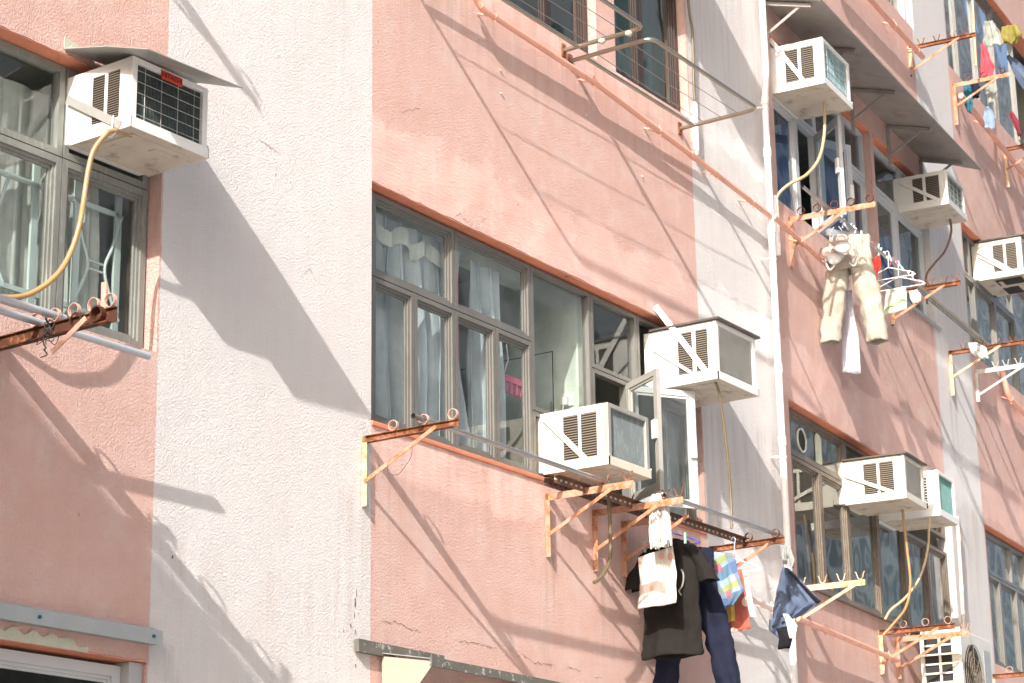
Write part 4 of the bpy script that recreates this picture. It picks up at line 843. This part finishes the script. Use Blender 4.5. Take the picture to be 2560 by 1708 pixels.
curtain('grey teal curtain in the far right middle window', B_R, 5.4, 8.9, 1.4, 2.3, -.3, 'tealcurtain', 16, .02, 1.5)
curtain('grey teal curtain in the far right lower window', B_R, 5.4, 8.9, -1.5, -.3, -.3, 'tealcurtain', 16, .02, 2.5)
curtain('dark teal curtain in the right brown framed window', B_C, 3.1, 3.95, 1.6, 3.2, -.3, 'tealcurtain', 7, .02, 2.5)
t = thing('peg_hanger', 'pink plastic peg hanger on a chain inside the middle window', 'hanger', B_C, 1.38, -.25, -.69)
MB().box(0, .50, -.012, .012, -.02, .02).build('rail', 'plasticp', t)
MB().tube([(.28, 0, .02), (.33, 0, .12), (.30, 0, .3)], .005, 6).build('chain', 'plasticw', t)
for u in (.04, .14, .30, .36, .42, .48): MB().prism([(u - .018, -.09), (u + .018, -.09), (u + .008, -.02), (u - .008, -.02)], 'w', -.006, .006).build('peg', 'plasticp', t)
t = thing('wall_cabinet', 'pale cabinet door with hinge on the partition inside the middle window', 'cabinet', B_C, 2.36, -.34, -1.1)
MB().box(-.012, -.001, -.75, 0, 0, .75).build('door', 'partition', t, bevel=.003); MB().box(-.02, -.0125, -.012, .004, .30, .42).build('hinge', 'metalgrey', t); MB().box(-.006, -.001, .001, .006, 0, .756).build('door_edge', 'dark', t); MB().box(-.006, -.001, -.75, .006, .751, .757).build('door_edge', 'dark', t)
t = thing('wall_socket', 'white wall socket with plug on the partition inside the middle window', 'socket', B_C, 2.36, -.23, -.70)
MB().box(-.012, -.001, -.045, .045, -.03, .06).build('plate', 'plasticw', t, bevel=.003); MB().box(-.05, -.0125, -.03, .02, -.03, .03).build('plug', 'plasticw', t, bevel=.006); MB().tube(smooth_path([(-.04, -.01, -.03), (-.045, -.01, -.10), (-.02, 0, -.3)], 5), .005, 6).build('cable', 'plasticw', t)

for lab, u, w_, z, h, mt in (('amber broom handle leaning inside the lower right window', .98, -.2, -1.45, .62, 'hosey'), ('pale stick leaning inside the second light of the lower right window', 1.42, -.22, -1.45, .55, 'hosep')):
    o = MB().tube([(0, 0, 0), (-.03 if h > .6 else -.18, -.02, h)], .012, 8).build('broom_handle', mt); place(o, lab, 'broom', B_R, u, w_, z)
# glass extras in the lower right window
t = thing('vent_ring', 'round ventilator hole in the top pane of the lower right window', 'ventilator', B_R, .62, -.085, -.33)
MB().add([(.085 * cos(i * pi / 14), .0, .085 * sin(i * pi / 14)) for i in range(28)], [tuple(range(28))]).build('opening', 'dark', t, recalc=False)
MB().ring((0, .003, 0), .082, .012, .012, 28, 'w').build('rim', 'acgrey', t)
o = MB().add([(-.07, 0, -.11), (-.05, 0, -.13), (.05, 0, -.13), (.07, 0, -.1), (.07, 0, .08), (.03, 0, .13), (-.03, 0, .13), (-.07, 0, .08)], [tuple(range(8))]).build('paper_notice', 'paper', recalc=False)
place(o, 'yellowed paper taped to the top pane of the lower right window', 'paper', B_R, .98, -.084, -.32)

# ------------------------------------------------------------------ laundry (garments hang across the pole: they span w and face along u)
def sheet_rows(L, Rr, nv=18, nu=16, amp=.012, folds=2.5, ph=0., thick=0, sag=0.):
    """L, Rr: lists of (w, z) down both edges"""
    def at(P, t):
        k = t * (len(P) - 1); i = min(int(k), len(P) - 2); f = k - i; return (P[i][0] + (P[i + 1][0] - P[i][0]) * f, P[i][1] + (P[i + 1][1] - P[i][1]) * f)
    rows = []
    for j in range(nv + 1):
        v = j / nv; a, b = at(L, v), at(Rr, v); r = []
        for i in range(nu + 1):
            s = i / nu
            r.append((thick + amp * (.3 + .9 * v) * (sin(2 * pi * folds * s + ph + 1.2 * v) + .4 * sin(2 * pi * folds * 2.1 * s + 3 * v)), a[0] + (b[0] - a[0]) * s, a[1] + (b[1] - a[1]) * s - sag * sin(pi * s) * (1 - v)))
        rows.append(r)
    return rows
def cloth(name, label, cat, bay, u, L, Rr, mat, group='drying laundry', **kw):
    o = crumple(MB().grid(sheet_rows(L, Rr, **kw)).build(name, mat, solid=.004), .07, .018, 0); return place(o, label, cat, bay, u, 0, 0, group)
def etube(m, rings, n=22, wr=.006, k=5, ph=0.):
    """rings: (centre u, centre w, z, radius u, radius w, tilt axis ignored); wrinkled elliptical cloth tube"""
    rows = []
    for j, (cu, cw, z, ru, rw) in enumerate(rings):
        r = []
        for i in range(n + 1):
            a = 2 * pi * (i % n) / n; q = 1 + wr / max(ru, .01) * sin(k * a + ph + j * .12) * .8 + wr / max(ru, .01) * .35 * sin(2.3 * k * a + 2 * ph - j * .25)
            r.append((cu + ru * cos(a) * q + wr * .5 * sin(.45 * j + a + ph), cw + rw * sin(a), z + wr * .6 * sin(3 * a + j)))
        rows.append(r)
    m.grid(rows)
TX = {}
def crumple(o, size=.09, amt=.03, lv=1):
    if size not in TX: tx = bpy.data.textures.new('crumple', 'CLOUDS'); tx.noise_scale = size; tx.noise_depth = 2; TX[size] = tx
    m = o.modifiers.new('sub', 'SUBSURF'); m.levels = m.render_levels = lv
    m = o.modifiers.new('crumple', 'DISPLACE'); m.texture = TX[size]; m.strength = amt; m.mid_level = .5; m.texture_coords = 'LOCAL'
    for i in range(len(o.modifiers)):
        if o.modifiers[i].type == 'SOLIDIFY': o.modifiers.move(i, len(o.modifiers) - 1); break
    return o
def dense(rings, k=4):
    out = []
    for a, b in zip(rings, rings[1:]):
        for i in range(k): f = i / k; f2 = f; out.append(tuple(x + (y - x) * f2 for x, y in zip(a, b)))
    out.append(rings[-1]); return out
def hanger(label, bay, u, w_, z, mat, span=.2, hook=.09, slope=.07):
    m = MB()
    m.tube(smooth_path([(0, -.02, hook + .035), (0, -.005, hook + .05), (0, .012, hook + .035), (0, .004, hook), (0, 0, .0)], 5), .0035, 6)
    m.tube(smooth_path([(0, 0, 0), (0, span, -slope), (0, span + .012, -slope - .015), (0, span, -slope - .025), (0, -span, -slope - .025), (0, -span - .012, -slope - .015), (0, -span, -slope), (0, 0, 0)], 4), .0042, 6)
    return place(m.build('clothes_hanger', mat), label, 'hanger', bay, u, w_, z, 'clothes hangers')
def peg(label, bay, u, w_, z, mat):
    m = MB(); m.box(-.006, -.001, -.006, .006, -.035, .035); m.box(.001, .006, -.006, .006, -.035, .035); m.ring((0, 0, .01), .006, .01, .002, 8)
    return place(m.build('clothes_peg', mat), label, 'peg', bay, u, w_, z, 'clothes pegs')

# mop
m = MB()
for i in range(70):
    a = random.uniform(0, 2 * pi); r0, r1 = random.uniform(.0, .045), random.uniform(.02, .08); l = random.uniform(.24, .30); b = a + random.uniform(-.5, .5)
    pts = smooth_path([(r0 * cos(a) * .5, r0 * sin(a), .03 * random.random()), (r1 * cos(b) * .45, r1 * sin(b), -l * .45), (r1 * cos(b) * .45 + random.uniform(-.01, .01), r1 * sin(b) + random.uniform(-.012, .012), -l)], 4)
    m.tube(pts, .0055, 5)
for i in range(30):
    a = random.uniform(0, pi); m.tube(smooth_path([(-.03, .05 * cos(a), -.02), (0, .045 * cos(a), .03 + .01 * random.random()), (.03, .05 * cos(a), -.02)], 4), .006, 5)
place(m.build('mop_head', 'mop'), 'white string mop head draped over the pale pink bracket', 'mop', B_C, 2.33, .43, -1.43)
cloth('hand_towel', 'cream towel with faded orange prints in front of the black t-shirt', 'towel', B_C, 2.45, [(.20, -1.74), (.20, -1.9), (.175, -2.06)], [(.445, -1.70), (.465, -1.86), (.46, -2.05)], 'towelp', amp=.012, folds=1.4, ph=.6)
# t-shirt
t = thing('t_shirt', 'black t-shirt on a blue hanger in the middle laundry row', 't-shirt', B_C, 2.66, .30, -1.62, 'drying laundry')
m = MB(); etube(m, dense([(0, 0, -.005, .02, .09), (0, 0, -.030, .03, .165), (0, 0, -.10, .045, .19), (0, 0, -.30, .05, .195), (0.01, 0, -.55, .055, .205), (.0, 0, -.72, .06, .21)], 6), 44, .016, 5); crumple(m.build('body', 'black', t, solid=.003), .12, .035)
for s in (-1, 1):
    m = MB(); rr = dense([(0, s * .13, -.04, .03, .045), (0, s * .195, -.11, .035, .05), (0, s * .245, -.20, .04, .058), (0, s * .278, -.28, .045, .066)], 4); etube(m, rr, 24, .006, 4, s); crumple(m.build('sleeve', 'black', t, solid=.003), .10, .03)
m = MB(); m.tube([(.03 * cos(i * pi / 8), .085 * sin(i * pi / 8), -.005 - .012 * cos(i * pi / 8)) for i in range(16)], .007, 6, closed=True); m.build('collar', 'black', t)
m = MB(); m.tube(smooth_path([(-.068, .12, -.20), (-.07, .135, -.24), (-.07, .125, -.30), (-.07, .10, -.33), (-.07, .115, -.36)], 5), .006, 5); m.build('print', 'greyc', t)
hanger('blue hanger in the neck of the black t-shirt', B_C, 2.66, .30, -1.56, 'plasticb', .19)
peg('green peg on the left shoulder of the black t-shirt', B_C, 2.62, .15, -1.64, 'plasticg'); peg('green peg on the right shoulder of the black t-shirt', B_C, 2.62, .44, -1.62, 'plasticg')
# navy trousers
def trousers(name, label, bay, u, w_, z, mat, waist=(.05, .20), leg=(.055, .095), L=.85, spread=.10, cuff=None, flare=0, lab2=None):
    t = thing(name, label, 'trousers', bay, u, w_, z, 'drying laundry')
    m = MB(); etube(m, dense([(0, 0, 0, waist[0], waist[1]), (0, 0, -.06, waist[0] * 1.1, waist[1] * 1.02), (0, 0, -.20, waist[0] * 1.5, waist[1] * 1.04), (0, 0, -.27, waist[0] * 1.3, waist[1] * .95)], 4), 34, .008, 5); crumple(m.build('waist', mat, t, solid=.003), .08, .04)
    for s in (-1, 1):
        m = MB(); w0 = waist[1] * .5
        etube(m, dense([(0, s * w0, -.18, leg[0] * 1.15, waist[1] * .52), (0, s * (w0 + spread * .3), -.18 - L * .25, leg[0] * 1.1, leg[1] * 1.12), (.01, s * (w0 + spread * .7), -.18 - L * .55, leg[0], leg[1]), (.015 * s, s * (w0 + spread), -.18 - L * .85 - flare * s, leg[0], leg[1] * .95)], 6), 28, .010, 5, s * 1.3); crumple(m.build('leg', mat, t, solid=.003), .10, .045)
    return t
tn = trousers('trousers', 'dark navy trousers hanging behind the black t-shirt', B_C, 2.90, .32, -1.64, 'navy', (.045, .15), (.05, .085), .92, .17)
m = MB(); etube(m, dense([(0, .05, .0, .04, .11), (0, .07, -.1, .05, .12), (0, .10, -.25, .05, .11)], 4), 26, .006, 4)
cloth('checked_shorts', 'blue and lime checked shorts folded on a hanger', 'shorts', B_C, 3.02, [(.34, -1.63), (.35, -1.78), (.39, -1.93), (.45, -2.0)], [(.565, -1.67), (.58, -1.78), (.615, -1.91), (.53, -2.0)], 'check', amp=.014, folds=2.2)
cloth('hand_towel', 'red towel with cream flower print and yellow panel beside the checked shorts', 'towel', B_C, 3.20, [(.31, -1.72), (.325, -1.94), (.345, -2.15)], [(.52, -1.74), (.54, -1.94), (.56, -2.12)], 'towelr', amp=.010, folds=1.3)
cloth('yellow_panel', 'yellow printed panel on the red flowered towel', 'towel', B_C, 3.185, [(.405, -1.80), (.405, -2.07)], [(.455, -1.80), (.46, -2.065)], 'yellowp', amp=.004, folds=1)
cloth('white_cloth', 'thin white towel hanging behind the red flowered towel', 'cloth', B_C, 3.25, [(.42, -1.72), (.44, -2.02)], [(.53, -1.75), (.575, -2.05)], 'white', amp=.010, folds=1.3)
hanger('pale blue hanger above the red flowered towel', B_C, 3.22, .46, -1.66, 'plasticbl', .16)
# jeans
t = thing('jeans', 'faded blue denim jeans draped beside the vertical white pipe', 'jeans', B_C, 4.15, 0, 0, 'drying laundry')
rows = sheet_rows([(.33, -1.56), (.27, -1.72), (.235, -1.85), (.21, -1.97)], [(.37, -1.57), (.47, -1.68), (.60, -1.82), (.44, -1.90)], 22, 22, .020, 3.2, .4); crumple(MB().grid(rows).build('leg', 'denim', t, solid=.006), .07, .03, 0)
rows = sheet_rows([(.21, -1.90), (.20, -1.97), (.29, -2.05)], [(.36, -1.90), (.37, -1.98), (.36, -2.02)], 10, 12, .014, 2, 1.4); MB().grid(rows).build('lower_leg', 'denim', t, solid=.006)
m = MB(); m.tube(smooth_path([(-.01, .385, -1.60), (-.02, .47, -1.69), (-.02, .55, -1.78), (-.01, .595, -1.83)], 6), [.004 + .010 * (i / 18) for i in range(19)], 8); m.build('frayed_waist', 'blackc', t)
m = MB(); etube(m, dense([(0, .31, -1.97, .02, .045), (0, .33, -2.04, .03, .05), (0, .31, -2.11, .02, .045)], 4), 18, .005, 3); m.build('dark_sock', 'blackc', t, solid=.003)
cloth('white_cloth', 'small white cloth showing under the faded jeans', 'cloth', B_C, 4.12, [(.33, -1.88), (.35, -1.95), (.37, -2.05)], [(.37, -1.89), (.43, -1.97), (.41, -2.06)], 'white', amp=.008, folds=1.2)
cloth('rag', 'crumpled grey rag hanging above the jeans', 'rag', B_C, 4.0, [(.40, -1.44), (.385, -1.52), (.42, -1.57)], [(.47, -1.46), (.49, -1.55), (.48, -1.61)], 'greyc', amp=.028, folds=2.4)
# khaki trousers row
tk = trousers('trousers', 'khaki cotton trousers hanging open from the crowded pole', B_R, .93, .27, 1.31, 'khaki', (.06, .175), (.06, .085), .78, .10, flare=.02)
def bra(label, u, w_, z, mat, s=1.):
    m = MB()
    for k in (-1, 1):
        rows = []
        for j in range(7):
            a = j / 6 * pi / 2; rows.append([(-.03 * s * cos(a) ** .8 - .05 * (k + 1) * s, k * .050 * s + (.068 + .012 * sin(i * pi / 8)) * s * sin(a) * cos(i * pi / 8 + .5 * k) , -.06 * s + (.052 if sin(i * pi / 8) < 0 else .030) * s * sin(a) * sin(i * pi / 8) + .02 * k + .25 * (.068 * s * sin(a) * cos(i * pi / 8)) * k) for i in range(17)])
        m.grid(rows)
        m.tube(smooth_path([(-.01, k * .05 * s, .0), (-.01, k * .04 * s, .06), (-.005, k * .02, .10)], 5), .004, 5)
        m.tube(smooth_path([(-.01, k * .11 * s, -.05), (.0, k * .13 * s, -.10), (.0, k * .10 * s, -.17), (0, k * .06 * s, -.14)], 5), .006, 5)
    return place(m.build('bra', mat, solid=.003), label, 'bra', B_R, u, w_, z, 'drying laundry')
bra('beige moulded bra hanging over the khaki trousers', .80, .23, 1.27, 'beigec', 1.15); bra('white bra with looped straps over the khaki trousers', .76, .27, 1.19, 'white')
t = thing('white_shirt', 'thin white shirt hanging down between the khaki trouser legs', 'shirt', B_R, 1.12, 0, 0, 'drying laundry')
MB().grid(sheet_rows([(.165, .95), (.15, .75), (.10, .55), (.09, .30)], [(.215, .95), (.22, .75), (.25, .55), (.25, .26)], 20, 14, .012, 1.6, .3)).build('front', 'lav', t, solid=.003)
MB().tube(smooth_path([(0, .18, .98), (0, .17, 1.06), (0, .19, 1.10), (0, .21, 1.05), (0, .2, .97)], 5), .004, 6).build('strap', 'plasticw', t)
cloth('red_cloth', 'small red cloth hanging between the khaki trousers and the hangers', 'cloth', B_R, 1.45, [(.26, 1.28), (.28, 1.18), (.30, 1.12)], [(.34, 1.31), (.36, 1.24), (.31, 1.12)], 'redc', amp=.010, folds=1.5)
cloth('red_cloth', 'scrap of red cloth at the crotch of the khaki trousers', 'cloth', B_R, 1.0, [(.19, 1.02), (.20, .98)], [(.235, 1.02), (.235, .97)], 'redc', amp=.006, folds=1)
hanger('empty white hanger left of the white lime-edged towel', B_R, 1.75, .32, 1.30, 'plasticw', .19); hanger('empty pale pink hanger directly over the white lime-edged towel', B_R, 2.0, .32, 1.29, 'whitepipe', .19)
t = thing('white_towel', 'white towel with lime green edging pegged under the hangers', 'towel', B_R, 2.02, 0, 0, 'drying laundry')
MB().grid(sheet_rows([(.20, 1.20), (.18, 1.10), (.155, .99)], [(.37, 1.21), (.37, 1.12), (.36, 1.01)], 14, 14, .010, 2, .5)).build('towelling', 'lime', t, solid=.004)
MB().tube(smooth_path([(-.012, .155, .99), (-.02, .20, 1.04), (-.02, .28, 1.075), (-.015, .365, 1.10)], 6), .005, 6).build('lime_edge', 'limeb', t)
cloth('white_rag', 'small white rag pegged right of the lime-edged towel', 'cloth', B_R, 2.1, [(.37, 1.19), (.37, 1.12), (.40, 1.07)], [(.44, 1.19), (.47, 1.14), (.46, 1.09)], 'white', amp=.014, folds=2)
pl = [('white', 'plasticw'), ('green', 'plasticg'), ('pink', 'plasticp'), ('pale blue', 'plasticbl')]
for k in range(16):
    u = 1.15 + k * .095; c = pl[(k * 7 + k // 3) % 4]
    o = peg('clothes peg clipped on the dark pole beside the khaki trousers', B_R, u, .31 + .012 * sin(k * 2.1), 1.40, c[1]); o.rotation_euler = (.5 * sin(k * 1.7), .3 * cos(k), B_R.a)
for k in range(8):
    u = .62 + k * .06; o = peg('clothes peg clipped on the dark pole above the waist of the khaki trousers', B_R, u, .30 + .015 * sin(k * 1.3), 1.39, ('plasticw', 'plasticbl')[k % 2]); o.rotation_euler = (.4 * sin(k * 2.7), .3 * cos(k), B_R.a)
cloth('white_rag', 'small white rag tied on the bracket over the narrow white pier', 'cloth', B_R, 4.32, [(.20, 1.34), (.21, 1.25), (.30, 1.17)], [(.28, 1.33), (.36, 1.27), (.37, 1.17)], 'white', amp=.022, folds=2.3)
# top right laundry
def topc(label, u, L, Rr, mat, **kw): return cloth('hanging_cloth', label, 'cloth', B_R, u, L, Rr, mat, **kw)
def topc2(label, u, L, Rr, mat, **kw):
    o = topc(label, u, L, Rr, mat, **kw); crumple(o, .11, .05, 0); return o
topc2('coral red cloth hanging in the top right laundry', 5.3, [(.28, 4.66), (.27, 4.52), (.235, 4.36), (.25, 4.26)], [(.31, 4.66), (.36, 4.52), (.41, 4.38), (.37, 4.29)], 'pinkc', amp=.016, folds=1.6)
topc2('pale pleated cloth at the top edge of the right hand laundry', 5.5, [(.27, 4.98), (.26, 4.84), (.23, 4.72)], [(.36, 4.98), (.42, 4.84), (.46, 4.69)], 'pale', amp=.022, folds=2.6)
topc2('yellow patterned cloth at the top right edge', 5.7, [(.40, 4.98), (.36, 4.86), (.42, 4.80)], [(.55, 4.98), (.59, 4.85), (.52, 4.77)], 'yellowc', amp=.024, folds=2)
topc2('dark blue cloth blown sideways at the top right', 5.9, [(.37, 4.74), (.42, 4.55), (.50, 4.36), (.62, 4.27)], [(.40, 4.75), (.54, 4.58), (.68, 4.46), (.73, 4.37)], 'denim', amp=.018, folds=1.6)
topc2('navy cloth hanging lower in the top right laundry', 5.35, [(.11, 4.32), (.10, 4.20), (.14, 4.12)], [(.20, 4.31), (.23, 4.22), (.20, 4.13)], 'navy', amp=.012, folds=1.4)
topc2('dark teal cloth hanging in the top right laundry', 5.3, [(.07, 4.30), (.06, 4.12), (.09, 3.98)], [(.13, 4.30), (.16, 4.14), (.13, 3.95)], 'tealc', amp=.012, folds=1.4)
topc2('cream cloth hanging in the middle of the top right laundry', 5.35, [(.29, 4.30), (.27, 4.16), (.29, 4.02)], [(.35, 4.30), (.39, 4.18), (.34, 4.05)], 'pale', amp=.014, folds=1.4)
topc2('light blue cloth hanging lowest in the top right laundry', 5.3, [(.28, 3.99), (.24, 3.90), (.25, 3.77)], [(.31, 3.99), (.36, 3.88), (.34, 3.75)], 'bluec', amp=.014, folds=1.6)
topc2('maroon cloth hanging at the top right edge below the blue one', 6.8, [(.11, 4.50), (.15, 4.36), (.20, 4.22)], [(.15, 4.52), (.22, 4.38), (.22, 4.22)], 'maroon', amp=.012, folds=1.4)

# ------------------------------------------------------------------ surroundings that shade and reflect
m_op, T_, N_, L_, P_ = new_mat('opposite_facade')
tc_ = N_.new('ShaderNodeTexCoord').outputs['Object']; bt = N_.new('ShaderNodeTexBrick')
mp = N_.new('ShaderNodeMapping'); mp.inputs['Rotation'].default_value = (pi / 2, 0, 0); L_.new(tc_, mp.inputs[0]); L_.new(mp.outputs[0], bt.inputs[0])
bt.inputs['Scale'].default_value = .5; bt.inputs['Mortar Size'].default_value = .25; bt.inputs['Brick Width'].default_value = 1.2; bt.inputs['Row Height'].default_value = 1.45; bt.offset = 0
bt.inputs['Color1'].default_value = (.12, .14, .15, 1); bt.inputs['Color2'].default_value = (.2, .22, .22, 1); bt.inputs['Mortar'].default_value = (.62, .59, .54, 1)
L_.new(bt.outputs[0], P_.inputs['Base Color']); P_.inputs['Roughness'].default_value = .7
def block(name, label, x0, x1, y0, y1, z1, mat):
    o = plain(name, mat, [(x, y, z) for x in (x0, x1) for y in (y0, y1) for z in (0, z1)], [(0, 1, 3, 2), (4, 6, 7, 5), (0, 4, 5, 1), (2, 3, 7, 6), (1, 5, 7, 3)], label=label, category='building'); return o
block('office_block', 'plain grey block across the street behind the viewer', -30, 320, -60, -24, 80, m_op)
# unseen wing added further left, shaped to throw the soft shadow at lower left
block('shadow_wing', 'unseen pink wing added far left of the view to cast the lower left shadow', -14.5, -10.2, -4.2, .6, ZG + 3.64, paint('wing_render', (.62, .36, .29), .9))
